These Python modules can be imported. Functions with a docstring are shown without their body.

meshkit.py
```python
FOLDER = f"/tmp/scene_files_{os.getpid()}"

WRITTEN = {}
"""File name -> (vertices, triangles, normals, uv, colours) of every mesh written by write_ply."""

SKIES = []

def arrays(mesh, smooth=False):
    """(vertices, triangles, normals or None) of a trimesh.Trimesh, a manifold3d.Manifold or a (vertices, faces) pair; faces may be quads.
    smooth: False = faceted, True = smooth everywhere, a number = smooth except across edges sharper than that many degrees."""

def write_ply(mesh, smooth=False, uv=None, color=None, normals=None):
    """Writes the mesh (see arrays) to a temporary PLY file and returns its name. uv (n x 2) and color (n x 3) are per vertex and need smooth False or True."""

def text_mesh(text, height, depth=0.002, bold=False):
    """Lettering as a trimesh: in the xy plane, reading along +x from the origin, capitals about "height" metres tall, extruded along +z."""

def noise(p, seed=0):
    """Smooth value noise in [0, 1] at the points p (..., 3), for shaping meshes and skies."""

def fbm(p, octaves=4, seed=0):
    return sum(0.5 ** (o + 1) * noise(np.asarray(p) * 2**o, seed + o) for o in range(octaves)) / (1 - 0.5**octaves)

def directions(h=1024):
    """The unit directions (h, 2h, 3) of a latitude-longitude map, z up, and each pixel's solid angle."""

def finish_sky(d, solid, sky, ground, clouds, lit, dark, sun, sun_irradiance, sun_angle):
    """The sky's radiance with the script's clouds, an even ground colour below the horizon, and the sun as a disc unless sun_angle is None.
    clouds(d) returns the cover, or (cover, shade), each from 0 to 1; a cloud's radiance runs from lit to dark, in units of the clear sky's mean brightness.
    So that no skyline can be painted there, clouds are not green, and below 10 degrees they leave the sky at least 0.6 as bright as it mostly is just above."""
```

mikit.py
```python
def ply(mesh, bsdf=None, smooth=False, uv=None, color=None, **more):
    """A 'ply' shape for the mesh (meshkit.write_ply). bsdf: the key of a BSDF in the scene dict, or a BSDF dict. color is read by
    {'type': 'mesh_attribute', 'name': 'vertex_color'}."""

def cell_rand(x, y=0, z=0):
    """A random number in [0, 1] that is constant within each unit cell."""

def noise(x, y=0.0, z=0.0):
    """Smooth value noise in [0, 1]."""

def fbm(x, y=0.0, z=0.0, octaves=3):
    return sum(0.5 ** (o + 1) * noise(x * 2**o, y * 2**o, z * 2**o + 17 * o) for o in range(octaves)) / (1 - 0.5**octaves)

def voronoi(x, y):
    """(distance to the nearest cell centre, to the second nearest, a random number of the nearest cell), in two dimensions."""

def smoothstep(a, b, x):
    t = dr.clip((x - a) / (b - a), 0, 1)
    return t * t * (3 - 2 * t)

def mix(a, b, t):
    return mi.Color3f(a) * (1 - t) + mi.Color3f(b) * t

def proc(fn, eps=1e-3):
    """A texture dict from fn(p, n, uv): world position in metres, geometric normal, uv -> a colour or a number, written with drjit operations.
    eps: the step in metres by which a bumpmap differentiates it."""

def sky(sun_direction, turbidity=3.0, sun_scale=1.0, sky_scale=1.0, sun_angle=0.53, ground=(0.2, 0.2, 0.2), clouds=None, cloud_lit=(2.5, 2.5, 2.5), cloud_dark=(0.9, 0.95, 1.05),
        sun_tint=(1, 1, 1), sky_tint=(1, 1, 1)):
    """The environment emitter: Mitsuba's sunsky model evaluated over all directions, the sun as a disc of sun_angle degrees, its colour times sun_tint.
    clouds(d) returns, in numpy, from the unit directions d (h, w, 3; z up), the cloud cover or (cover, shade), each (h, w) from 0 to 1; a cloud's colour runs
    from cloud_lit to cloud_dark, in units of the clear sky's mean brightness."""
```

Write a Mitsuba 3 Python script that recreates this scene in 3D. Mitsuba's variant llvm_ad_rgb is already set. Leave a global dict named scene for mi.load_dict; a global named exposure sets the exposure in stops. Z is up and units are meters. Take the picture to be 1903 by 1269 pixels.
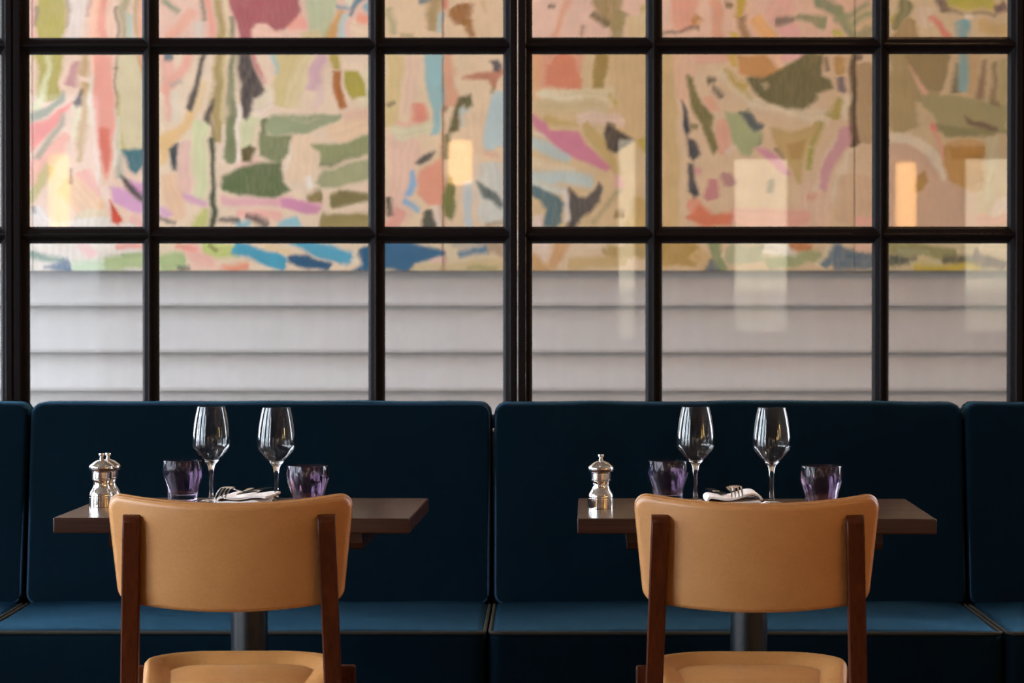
import math, numpy as np, trimesh, drjit as dr, mitsuba as mi, mikit
import manifold3d as m3
from shapely.geometry import Polygon, LineString
from meshkit import noise as pnoise, fbm as pfbm
from mikit import proc, noise, fbm, smoothstep, mix

T = mi.ScalarTransform4f
scene, labels = {}, {}

# ------------------------------------------------------------------ camera, sky, lights, exposure
scene['camera'] = {'type': 'thinlens', 'fov': 17.54, 'fov_axis': 'x', 'aperture_radius': 0.0070, 'focus_distance': 6.55,
                   'near_clip': 0.05, 'far_clip': 200.0,
                   'to_world': T().look_at(origin=[0, 0, 1.19], target=[-0.01110, 1, 1.17464], up=[0, 0, 1])}


def overcast(d):
    cover = np.ones(d.shape[:2])
    shade = 0.35 + 0.3 * pfbm(d * 3.0, 3, 5)
    return cover, np.clip(shade, 0, 1)


scene['sky'] = mikit.sky((-0.6, -0.35, 0.75), turbidity=4.0, sun_scale=0.0, sky_scale=95.0, ground=(0.42, 0.42, 0.42), clouds=overcast,
                         cloud_lit=(0.96, 1.08, 1.22), cloud_dark=(0.82, 0.94, 1.1))
exposure = 0.0
WARM = (1.0, 0.56, 0.25)
UNSEEN_DOWNLIGHT, SCONCE, UNSEEN_LANTERN = 100.0, 6.5, 270.0


# ------------------------------------------------------------------ helpers
def srgb(*c):
    c = np.array(c, float) / 255
    return [float(x) for x in np.where(c < 0.04045, c / 12.92, ((c + 0.055) / 1.055) ** 2.4)]


def rgb(*c):
    return {'type': 'rgb', 'value': list(c)}


def numbered(name, parent=None):
    base = name if parent is None else parent + '__' + name
    used = lambda k: k in scene or k in labels or any(q.startswith(k + '__') for q in scene)
    if not used(base):
        return base
    n = 1
    while used(f'{base}_{n:03d}'):
        n += 1
    return f'{base}_{n:03d}'


def thing(name, label, category, group=None):
    key = numbered(name)
    labels[key] = {'label': label, 'category': category}
    if group:
        labels[key]['group'] = group
    return key


def put(name, shape, parent=None, label=None, **more):
    """one entry of the scene; shape is a ply dict"""
    key = numbered(name, parent)
    scene[key] = {**shape, **more}
    if label:
        labels[key] = {'label': label}
    return key


def single(name, shape, label, category, group=None, **more):
    key = put(name, shape, **more)
    labels[key] = {'label': label, 'category': category}
    if group:
        labels[key]['group'] = group
    return key


def struct(name, shape, label=None):
    scene[name] = shape
    labels[name] = {'kind': 'structure'}
    if label:
        labels[name]['label'] = label
    return name


def box(x0, x1, y0, y1, z0, z1):
    b = trimesh.creation.box((x1 - x0, y1 - y0, z1 - z0))
    b.apply_translation(((x0 + x1) / 2, (y0 + y1) / 2, (z0 + z1) / 2))
    return b


def rbox(x0, x1, y0, y1, z0, z1, r, seg=12):
    s = m3.Manifold.sphere(r, seg)
    return m3.Manifold.batch_hull([s.translate((x, y, z)) for x in (x0 + r, x1 - r) for y in (y0 + r, y1 - r) for z in (z0 + r, z1 - r)])


def join(*ms):
    return trimesh.util.concatenate([m if isinstance(m, trimesh.Trimesh) else tm(m) for m in ms])


def tm(m):
    if isinstance(m, trimesh.Trimesh):
        return m
    q = m.to_mesh()
    return trimesh.Trimesh(q.vert_properties[:, :3], q.tri_verts, process=False)


def prism(poly, depth):
    return trimesh.creation.extrude_polygon(poly, depth, engine='earcut')


def lathe(profile, n=64, rad=None):
    """closed profile (r, z) from the axis back to the axis; rad(r, theta, i) changes the radius"""
    p = np.array(profile, float)
    th = np.linspace(0, 2 * np.pi, n, endpoint=False)
    v, f = [], []
    rows = []
    for i, (r, z) in enumerate(p):
        if r < 1e-7:
            rows.append([len(v)])
            v.append((0, 0, z))
        else:
            rr = np.full(n, r) if rad is None else rad(r, th, i)
            rows.append(list(range(len(v), len(v) + n)))
            v += [(a * math.cos(t), a * math.sin(t), z) for a, t in zip(rr, th)]
    for a, b in zip(rows[:-1], rows[1:]):
        for j in range(n):
            k = (j + 1) % n
            if len(a) == 1 and len(b) == 1:
                continue
            if len(a) == 1:
                f.append((a[0], b[k], b[j]))
            elif len(b) == 1:
                f.append((a[j], a[k], b[0]))
            else:
                f += [(a[j], a[k], b[k]), (a[j], b[k], b[j])]
    m = trimesh.Trimesh(np.array(v), np.array(f), process=False)
    if m.volume < 0:
        m.invert()
    return m


def smooth_profile(pts, n=60):
    """a curve through the points (Catmull-Rom by arc length)"""
    from scipy.interpolate import PchipInterpolator
    p = np.array(pts, float)
    t = np.r_[0, np.cumsum(np.linalg.norm(np.diff(p, axis=0), axis=1))]
    s = np.linspace(0, t[-1], n)
    return np.stack([PchipInterpolator(t, p[:, 0])(s), PchipInterpolator(t, p[:, 1])(s)], 1)


def outline(quad, r, n=160):
    """n points of a rounded polygon, counter-clockwise, equal steps, and its inward normals"""
    g = Polygon(quad).buffer(-r, quad_segs=24).buffer(r, quad_segs=24).exterior
    if not g.is_ccw:
        g = LineString(list(g.coords)[::-1])
    L = g.length
    p = np.array([g.interpolate(L * (i + 0.5) / n).coords[0] for i in range(n)])
    d = np.roll(p, -1, 0) - np.roll(p, 1, 0)
    d /= np.linalg.norm(d, axis=1, keepdims=True)
    return p, np.stack([-d[:, 1], d[:, 0]], 1)


def pillow(quad, r, layers, crown0=0.0, crown1=0.0, rings=14, n=160):
    """a cushion: the rounded outline at each (inset, height), closed by rings on both ends that bulge by crown"""
    p, nin = outline(quad, r, n)
    c = p.mean(0)
    v, f = [], []
    rows = []

    def row(xy, h):
        rows.append(len(v))
        v.extend((x, y, hh) for (x, y), hh in zip(xy, np.broadcast_to(h, len(xy))))

    first = p + nin * layers[0][0]
    last = p + nin * layers[-1][0]
    fs = np.linspace(0.02, 1, rings)
    for k in fs[:-1]:
        row(c + (first - c) * k, layers[0][1] - crown0 * (1 - k ** 2.5))
    for ins, h in layers:
        row(p + nin * ins, h)
    for k in fs[::-1][1:]:
        row(c + (last - c) * k, layers[-1][1] + crown1 * (1 - k ** 2.5))
    for a, b in zip(rows[:-1], rows[1:]):
        for j in range(n):
            k = (j + 1) % n
            f += [(a + j, b + k, a + k), (a + j, b + j, b + k)]
    for base, flip in ((rows[0], False), (rows[-1], True)):
        ci = len(v)
        v.append(tuple(np.array(v[base:base + n]).mean(0)))
        for j in range(n):
            k = (j + 1) % n
            f.append((ci, base + j, base + k) if not flip else (ci, base + k, base + j))
    m = trimesh.Trimesh(np.array(v, float), np.array(f), process=False)
    if m.volume < 0:
        m.invert()
    return m


def round_layers(t, r, seg=6):
    """layers of an edge of thickness t rounded by r on both sides"""
    a = np.linspace(0, np.pi / 2, seg)
    lo = [(r * (1 - math.sin(x)), r * (1 - math.cos(x))) for x in a]
    return lo + [(i, t - h) for i, h in lo[::-1]]


def tube(path, r, n=8, closed=False):
    p = np.array(path, float)
    d = np.gradient(p, axis=0) if not closed else np.roll(p, -1, 0) - np.roll(p, 1, 0)
    d /= np.linalg.norm(d, axis=1, keepdims=True)
    up = np.array([0.3, 0.2, 0.93])
    a = np.cross(d, up)
    a /= np.linalg.norm(a, axis=1, keepdims=True)
    b = np.cross(d, a)
    th = np.linspace(0, 2 * np.pi, n, endpoint=False)
    v = (p[:, None] + r * (np.cos(th)[None, :, None] * a[:, None] + np.sin(th)[None, :, None] * b[:, None])).reshape(-1, 3)
    f = []
    m = len(p)
    for i in range(m if closed else m - 1):
        for j in range(n):
            k, i2 = (j + 1) % n, (i + 1) % m
            f += [(i * n + j, i2 * n + k, i * n + k), (i * n + j, i2 * n + j, i2 * n + k)]
    if not closed:
        for base, flip in ((0, False), ((m - 1) * n, True)):
            for j in range(1, n - 1):
                f.append((base, base + j, base + j + 1) if not flip else (base, base + j + 1, base + j))
    q = trimesh.Trimesh(v, np.array(f), process=False)
    if q.volume < 0:
        q.invert()
    return q


# ------------------------------------------------------------------ materials
def mat(key, **kw):
    scene[key] = {'type': 'twosided', 'bsdf': {'type': 'principled', **kw}}
    return key


def bumped(key, fn, scale, eps=1e-3, **kw):
    scene[key] = {'type': 'twosided', 'bsdf': {'type': 'bumpmap', 'arbitrary': proc(fn, eps), 'scale': scale, 'bsdf': {'type': 'principled', **kw}}}
    return key


def wood_fn(dark, light, axis=0, f=9.0):
    def fn(p, n, uv):
        a, b, c = (p.x, p.y, p.z) if axis == 0 else (p.z, p.x, p.y)
        w = fbm(a * 2.0, b * 60 + fbm(a * 3, b * 6, c * 6) * 2, c * 60)
        g = fbm(a * f, b * 260, c * 260, 2)
        return mix(dark, light, dr.clip(w * 0.75 + g * 0.5 - 0.12, 0, 1))
    return fn


mat('mat_walnut', base_color=proc(wood_fn(srgb(30, 17, 12), srgb(62, 37, 27))), roughness=0.24, specular=0.34)
mat('mat_beech', base_color=proc(wood_fn(srgb(44, 15, 2), srgb(80, 32, 6), 1)), roughness=0.42, specular=0.2)
mat('mat_velvet', base_color=proc(lambda p, n, uv: mix(srgb(0, 11, 18), srgb(0, 18, 29), fbm(p.x * 9, p.y * 9, p.z * 5) * 0.6 + fbm(p.x * 60, p.y * 60, p.z * 12, 2) * 0.4)),
    roughness=0.9, specular=0.06, sheen=1.6, sheen_tint=0.65)
mat('mat_velvet_piping', base_color=rgb(*srgb(12, 40, 62)), roughness=0.7, specular=0.2, sheen=0.8, sheen_tint=0.6)
mat('mat_leather', base_color=proc(lambda p, n, uv: mix(srgb(166, 112, 62), srgb(190, 138, 82), fbm(p.x * 8, p.y * 8, p.z * 8) * 0.7 + fbm(p.x * 220, p.y * 220, p.z * 220, 2) * 0.3)),
    roughness=0.38, specular=0.5)
mat('mat_leather_welt', base_color=rgb(*srgb(172, 118, 68)), roughness=0.4, specular=0.45)
mat('mat_frame_paint', base_color=rgb(*srgb(22, 17, 17)), roughness=0.5, specular=0.07)
mat('mat_column', base_color=rgb(*srgb(9, 10, 12)), roughness=0.33, specular=0.5)
mat('mat_siding', base_color=proc(lambda p, n, uv: mi.Color3f(0.315, 0.30, 0.285) * (0.95 + 0.1 * fbm(p.x * 1.5, p.z * 6, p.x * 30, 3))), roughness=0.6, specular=0.3)
mat('mat_worn_piping', base_color=rgb(*srgb(46, 45, 38)), roughness=0.7, specular=0.2, sheen=0.3)
scene['mat_glass_pane'] = {'type': 'thindielectric', 'int_ior': 1.52}
scene['mat_dimming_pane'] = {'type': 'thindielectric', 'int_ior': 1.52, 'specular_transmittance': rgb(0.32, 0.26, 0.17)}  # tint chosen to hold down the daylight mirrored from the back windows
scene['mat_dark_dimming_pane'] = {'type': 'thindielectric', 'int_ior': 1.52, 'specular_transmittance': rgb(0.12, 0.12, 0.12)}  # stronger tint, dims the left back window in the reflections
scene['mat_crystal'] = {'type': 'dielectric', 'int_ior': 1.5}
scene['mat_amethyst'] = {'type': 'dielectric', 'int_ior': 1.5, 'specular_transmittance': rgb(0.85, 0.75, 0.86)}
mat('mat_silver', base_color=rgb(0.93, 0.89, 0.84), roughness=0.1, metallic=1.0)
mat('mat_cutlery', base_color=rgb(0.82, 0.76, 0.68), roughness=0.12, metallic=1.0)
mat('mat_linen', base_color=proc(lambda p, n, uv: mi.Color3f(0.88, 0.85, 0.83) * (0.94 + 0.06 * noise(p.x * 900, p.y * 900, p.z * 900))), roughness=0.9, specular=0.1, sheen=0.3)
mat('mat_plaster', base_color=rgb(0.30, 0.25, 0.20), roughness=0.9, specular=0.1)
mat('mat_ceiling', base_color=rgb(0.34, 0.30, 0.26), roughness=0.9, specular=0.1)
mat('mat_brass', base_color=rgb(0.75, 0.55, 0.28), roughness=0.25, metallic=1.0)
mat('mat_concrete', base_color=proc(lambda p, n, uv: mi.Color3f(0.34, 0.33, 0.31) * (0.85 + 0.3 * fbm(p.x * 4, p.y * 4, 0.0))), roughness=0.9, specular=0.1)
mat('mat_floor', base_color=proc(wood_fn(srgb(70, 44, 26), srgb(120, 80, 50))), roughness=0.45, specular=0.4)
mat('mat_lamp_off', base_color=rgb(0.9, 0.85, 0.75), roughness=0.5)

# the mural's brush strokes: ends (cm from the camera-side axis, cm above the mural's lower edge), widths, bow (cm), colour (thousandths)
PAINT = """
-150.4,87,-150.4,-0.9,50.4,50.4,0,452,312,227
-157.2,87,-158.6,55.6,9.1,7.7,0,245,204,45
-163.1,87,-163.1,72.7,2,2,0,451,244,196
-161.9,83.5,-162.1,77.2,0.6,0.4,0,61,47,34
-157.7,67.8,-162.1,50.7,0.8,3.2,0,411,384,231
-151.8,86.3,-152.7,77.2,0.8,0.4,0,48,41,18
-148.8,86.3,-150.6,71.6,5.6,4.9,0,437,357,301
-145.3,86.3,-146,80.7,1.1,0.7,0,305,157,127
-140.8,87,-140.8,50.7,4.3,6.3,0,457,185,131
-143.7,87,-143.6,63.3,2.1,1.8,0,525,286,190
-138.4,87,-139.1,50.7,2.8,4.2,0,479,314,225
-136.3,82.8,-137,64.7,0.8,0.6,0,54,42,22
-137.2,64.7,-135.6,36.8,0.6,1,0,48,47,19
-134.2,86.3,-134.5,72.3,2.8,2.5,0,246,200,113
-132.4,81.4,-132.4,72.3,2.1,1.7,0,249,294,234
-130.9,86.3,-130,72.3,1,1,0,223,156,50
-128.8,86.3,-128.8,72.3,2.5,2.5,0,449,218,138
-132.3,68.9,-131.7,37.5,8.5,7.7,0,376,306,178
-131.4,67.5,-128.8,50.7,1.1,1.5,0,250,312,265
-128.6,68.2,-127.9,52.1,1.7,0.7,0,431,185,113
-129.8,67.8,-128.2,61.2,1,0.8,0,276,139,53
-135.9,55.6,-134.5,37.5,0.7,1.4,0,270,221,26
-149.2,66.1,-150.6,58.7,2.1,4,0,305,146,137
-146.7,67.8,-147.1,62.2,2.1,2.4,0,287,180,76
-152.7,42.4,-164.5,29.8,3.5,9.1,0,467,215,154
-158.4,32.6,-164.5,22.8,3.5,4.2,0,278,225,71
-149.9,52.1,-149.5,41,2.1,2.1,0,406,359,227
-146,59.1,-148.8,35.4,3.1,2.1,0,305,194,84
-144.1,61.9,-145.5,46.5,1,1,0,436,372,259
-137.3,51.4,-137.3,32.6,1.4,1.8,0,455,403,313
-143.2,50.7,-142.9,24.2,1.4,1.8,0,468,370,298
-147.8,31.2,-144.3,24.2,4.2,5.6,0,459,217,168
-135.4,37.5,-135.9,29.1,0.8,2.9,0,229,226,166
-152.7,27.7,-144.3,19.3,7.7,8.4,0,450,277,157
-145.3,18.6,-145.7,13.1,7,7.7,0,409,329,206
-150.2,16.9,-146.4,13.4,3.5,3.5,0,353,310,218
-162.4,18.6,-158.2,13.1,5.6,6.3,0,412,366,324
-163.3,20,-163.1,17.9,1.1,1,0,48,36,34
-141.2,16.5,-137.7,13.8,0.6,0.7,0,307,319,79
-131.7,16.2,-127.9,13.1,4.2,4.2,0,451,249,209
-150.9,32.6,-152,27.7,0.7,0.6,0,61,42,26
-145.7,8.9,-145.7,-0.5,39.1,39.1,0,412,365,309
-163.8,5,-153.7,2.6,3.1,1.3,0,99,157,116
-147.8,8.2,-144.3,4.7,2.8,3.5,0,452,279,248
-136.6,8,-128.2,8,2.1,2.1,0,467,191,147
-150.6,1.1,-140.1,1.8,2.8,3.2,0,282,346,218
-140.8,2.3,-115,3.6,3.5,6.3,0,226,269,115
-134.5,4.7,-124.8,5.4,1,1.3,0,158,206,76
-160,0.6,-152,1.4,0.7,3.6,0,30,68,120
-143.6,62.6,-145,52.1,1,0.7,0,464,397,311
-135.9,49.3,-135.6,36.8,0.7,0.8,0,455,407,294
-131.7,36.8,-128.2,41,0.7,1,0,437,399,264
-140.8,25.6,-137.3,18.6,2.8,2.1,0,481,363,293
-89.5,86.3,-89.5,72.3,71.5,71.5,0,452,287,215
-121.7,85.6,-117.2,82.5,2.1,1.8,0,183,182,110
-112.7,82.1,-120.4,73,3.5,3.5,0,463,226,153
-109.8,86.3,-109.2,78.3,1.1,1,0,69,76,42
-108,86.3,-106.6,72.3,1.4,1.7,0,475,163,116
-110.9,77.9,-111.4,73.7,2.1,2.1,0,394,336,274
-104.7,86.3,-103.5,72.3,2.9,2.9,0,238,171,58
-101.7,86.3,-101.4,72.3,1.5,1.5,0,417,333,185
-100,79.7,-100.7,73,1.4,1.1,0,69,85,37
-92.5,75.8,-86.2,74.8,6.3,7.7,0,498,305,221
-82,77.4,-77.8,78.6,3.2,3.9,0,477,197,146
-72.2,87,-72.6,74.4,9.4,6.3,0,265,287,169
-77.8,73.9,-72.9,73.9,3.5,4.2,0,368,287,147
-66.3,81.8,-69.3,72.7,2,4.3,0,341,176,45
-67.7,83.2,-58.3,85.9,1.3,1.3,-1,78,167,192
-63.9,85.9,-63.2,84.1,3.5,2.8,0,438,379,270
-59.7,86.3,-63.5,80.6,2.2,1.5,0,51,116,137
-65.1,80.7,-66.1,73.2,1.8,1.7,0,234,341,324
-61.4,75.8,-56.2,75.8,6.1,6.7,0,478,349,232
-59.7,79.5,-55.5,79.2,2.5,2.8,0,468,168,105
-57.2,83.9,-55.5,82.1,3.1,3.1,0,103,224,239
-89.5,68.9,-89.5,13.1,71.5,71.5,0,462,345,239
-121,67.8,-120.4,47.6,4.2,2.5,0,459,234,173
-113,67.8,-121.7,56.3,2.5,3.5,0,458,214,157
-118.3,56.3,-119,47.6,2.8,2.5,0,436,366,267
-120.9,67.3,-119.3,66.9,2.8,1.8,0,18,84,97
-116.5,59.9,-119.8,58.3,0.8,0.8,0,241,225,177
-109.5,59.1,-110.9,50.7,3.6,2.8,0,451,317,165
-104.3,68.5,-105,41.7,3.6,3.2,0,223,158,52
-102.6,68.5,-102.9,42.4,1.4,1.1,0,343,275,126
-107.2,48.6,-106.4,43.4,0.6,0.6,0,75,48,20
-101,68.5,-101.7,46.5,1.3,1.3,0,452,302,217
-99.8,67.8,-101,35,2,4.3,0,112,123,56
-98,52.1,-98.5,31.9,1.8,2,0,502,421,337
-94,68.5,-89.3,59.2,1.8,1.3,0,303,81,80
-89.7,68.2,-87.2,57.7,3.2,3.5,0,471,338,239
-93.5,51.4,-89,53.2,6.7,7,0,481,376,283
-94.1,48.6,-95.9,39.9,4.9,4.2,0,369,357,205
-86.3,68.2,-86.2,62.9,2.1,1.7,0,188,313,306
-81.2,68.5,-84.1,52.5,9.1,7,0,363,279,120
-77,67.8,-81.3,52.1,3.9,4.9,0,409,323,178
-72.1,67.8,-75.2,57.3,4.3,4.3,0,364,220,231
-72.9,57.7,-73.6,50.7,2.4,2.4,0,436,308,256
-67.7,68.5,-67.7,64.5,3.6,3.2,0,254,188,26
-57.2,62.6,-56.9,49.3,4.2,4.2,0,438,368,232
-90.7,46.5,-66,49,3.6,1.5,0,170,186,97
-87.9,46,-77.1,45.5,3.6,3.5,0,260,264,152
-90.5,47.9,-90.4,43.4,1.8,2.1,0,68,77,28
-77.7,41,-78.5,29.5,9.1,8.7,0,485,344,225
-68.7,43.4,-55.5,46.5,6.3,7,0,481,329,202
-64.6,49,-55.5,50.2,3.5,3.5,0,462,286,196
-71.9,33.8,-59,36.8,1.8,0.7,0,69,87,34
-102.9,26.3,-96.6,29.1,2.1,4.2,0,123,145,69
-98.7,33.1,-92.1,34.1,2.7,2.8,0,484,304,237
-115.1,39.9,-115.1,25.3,5,4.2,0,434,266,213
-110.2,46.9,-110.2,22.5,4.3,4.2,0,369,369,201
-116.9,23.7,-108.5,21.1,2.1,2.7,0,383,188,264
-120.7,28.8,-116.9,16.9,6.3,5.6,0,451,282,174
-122.6,16.7,-118.6,14.6,1.4,1,0,48,37,35
-122.4,19.9,-120.2,17.4,2.1,2.1,0,364,188,294
-109.1,19,-110.6,13.1,1.8,5,0,289,289,81
-102.9,22.5,-72.9,21.1,2.9,2.8,0,442,219,228
-98,18.5,-84.8,17.1,2.9,2.9,0,477,239,192
-104.5,16.3,-98,16.1,1.5,2.2,0,48,37,34
-95,17.6,-89.1,15,1.8,2.1,0,42,30,29
-98.6,13.8,-94.4,15.9,3.5,1.1,0,100,242,282
-85.5,14.1,-79.8,15.2,2.1,4.2,0,140,278,306
-76.3,23.4,-73.2,23.9,2.4,3.9,0,132,95,19
-68.9,22,-56.9,23.3,4.3,2.4,0,122,106,36
-71.3,15.7,-56.9,17,4.3,2,0,182,138,47
-76.3,29.8,-75.6,26.7,2.2,1.8,0,504,450,382
-89.5,9.6,-89.5,-0.9,71.5,71.5,0,444,337,230
-122.4,2.6,-115.5,2.6,5.7,5.4,0,211,270,112
-114.4,7.8,-107.4,1.6,4.9,4.9,0,469,252,201
-118.6,7.5,-111.6,6.6,1.8,1.4,0,466,162,115
-108.8,7.1,-98.4,6.1,4.2,4.6,0,273,307,82
-107.1,8.3,-105.6,6.6,1,0.7,0,92,76,21
-99.3,6.9,-83.7,2.6,4.6,3.5,0,34,184,250
-87.9,3.3,-83.7,0.5,4.9,2.8,0,34,185,252
-90,8.3,-82.3,5.9,2,2.1,0,447,322,169
-82.1,3.9,-69.8,1.1,2.7,3.5,0,7,50,102
-78.9,8.3,-62.8,3.9,2.4,4.3,0,44,201,274
-62.1,4.7,-57.9,3.3,3.5,3.1,0,465,381,272
-59.3,6.8,-54.8,1.6,3.9,6.7,0,6,57,115
-103.3,1.1,-94.9,1.5,1.7,1.8,0,465,140,75
-117.7,0.4,-113,0.8,1,1.4,0,37,28,46
-112,0.9,-102.9,0.8,1.5,1.5,0,460,261,204
-86.9,43.7,-80.6,46.5,1.8,1,0,436,373,247
-81.3,39.6,-82.7,32.6,1.5,1.1,0,502,412,315
-102.9,46.5,-103.3,34,1.1,1.5,0,481,370,289
-87.9,57.7,-92.5,52.8,2.1,2.8,0,454,372,251
-56.2,62.6,-59,52.1,1.5,2.1,0,456,385,257
-31.8,87,-31.8,72.3,43.9,43.9,0,447,317,196
-50.2,82.8,-49.7,75.1,2.8,2.5,0,274,235,123
-36.1,85.6,-37.5,76,4.3,3.1,0,225,154,63
-40.5,85,-38,85.5,1.8,1.4,0,30,80,99
-34,81.1,-34.9,75.3,1.8,1.5,0,165,307,312
-32.6,86.3,-33.1,83.4,1.7,1.4,0,402,86,59
-28.3,82.9,-27,77.8,7.8,4.2,0,181,74,21
-25.5,78.6,-24.1,74.1,3.6,1.8,0,195,83,21
-31.6,81.6,-27.9,80.6,2.5,3.5,0,195,86,25
-22,85.6,-19.9,81.3,0.6,0.6,0,365,227,110
-47.1,74.6,-42.9,74.1,1.4,1.3,0,225,178,77
-31.8,68.9,-31.8,13.1,43.9,43.9,0,461,340,217
-48.6,67.8,-49.7,45.8,5.3,4.9,0,385,286,126
-42.6,67.8,-44.3,50.7,4.2,4.2,0,464,315,224
-32,68.5,-30.9,53.2,2.5,4.9,0,405,197,118
-41.2,52.3,-40.7,48.2,3.5,5,0,433,146,97
-47.4,46.5,-41.5,46.9,1.3,1.5,0,471,225,173
-51.1,52.7,-48.6,53.7,0.7,1,0,61,50,39
-18.1,58.7,-18.1,56,1.5,1.1,0,134,120,50
-27,52.1,-27.7,45.5,2.9,1.8,0,286,336,307
-34.5,59.4,-34.5,56.9,1.3,1.1,0,93,51,31
-33.1,52.1,-33.1,50.4,1.3,1,0,112,52,31
-32.4,42.7,-32.3,35,2.1,1.7,0,97,93,33
-45.3,40.3,-48.5,15.2,10.5,7.7,0,464,297,220
-48.1,43.1,-34.5,46.5,4.9,3.5,0,413,372,237
-43.1,31.3,-44,23.7,1.7,1.8,0,64,237,382
-45,22,-41,19,1.8,1.3,0,78,253,383
-47.2,18.6,-50.2,13.4,4.2,4.9,0,447,196,148
-37.9,18.3,-37.9,13.1,2.8,2.9,0,49,51,35
-51.1,22.5,-50.9,17.6,2.4,2.1,0,37,33,21
-35.2,20,-35.2,13.8,2.1,2.1,0,458,368,300
-23.4,49.3,-22.7,39.2,8.4,9.1,0,457,331,214
-15.4,55.6,-19.2,39.6,4.9,4.2,0,281,351,342
-20.2,38,-16.1,37.3,1,1.1,0,407,229,180
-19.2,32.6,-17.1,15.9,9.8,9.1,0,376,380,333
-23.4,36.8,-23.4,15.9,2.1,1.8,0,458,355,254
-25.5,27.7,-25.9,14.8,2.9,2.8,0,298,353,366
-19.9,13.6,-13.6,15.3,2.1,2.1,0,242,197,129
-31.8,9.6,-31.8,-0.9,43.9,43.9,0,413,328,210
-52,4.7,-44.4,4.7,9.8,9.8,0,6,57,116
-44.7,5.4,-33.7,6.2,7.3,1.4,0,40,99,165
-37,3.2,-33.5,4.1,2.2,2,0,456,282,239
-44.3,0.8,-14.3,2.2,1.8,4.5,0,370,280,145
-25.8,0.8,-16.4,0.8,1.8,2.2,0,258,224,90
-28.6,5.9,-19.5,6.9,1.8,2.4,0,41,110,170
-30,8.3,-17.5,8.6,1,1.1,0,213,196,174
-18.5,7.6,-13.6,6.1,3.5,3.5,0,242,170,108
-33.6,87,-33.6,-0.9,0.5,0.5,0,265,126,74
11.9,87,11.9,72.3,43.6,43.6,0,495,320,235
6.7,85.6,1.5,72.9,1.7,1.7,0,445,207,118
0.1,83.5,2.2,83.4,1.8,1.5,0,115,76,45
18.4,85.6,20.8,76.9,9.1,4.2,0,190,141,57
13.9,81.6,17.8,78.3,2.5,2.8,0,97,78,35
22.9,82.1,20.5,73,4.2,3.5,0,191,154,65
27.8,80,28.1,72.3,7,8.4,0,429,321,166
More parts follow.
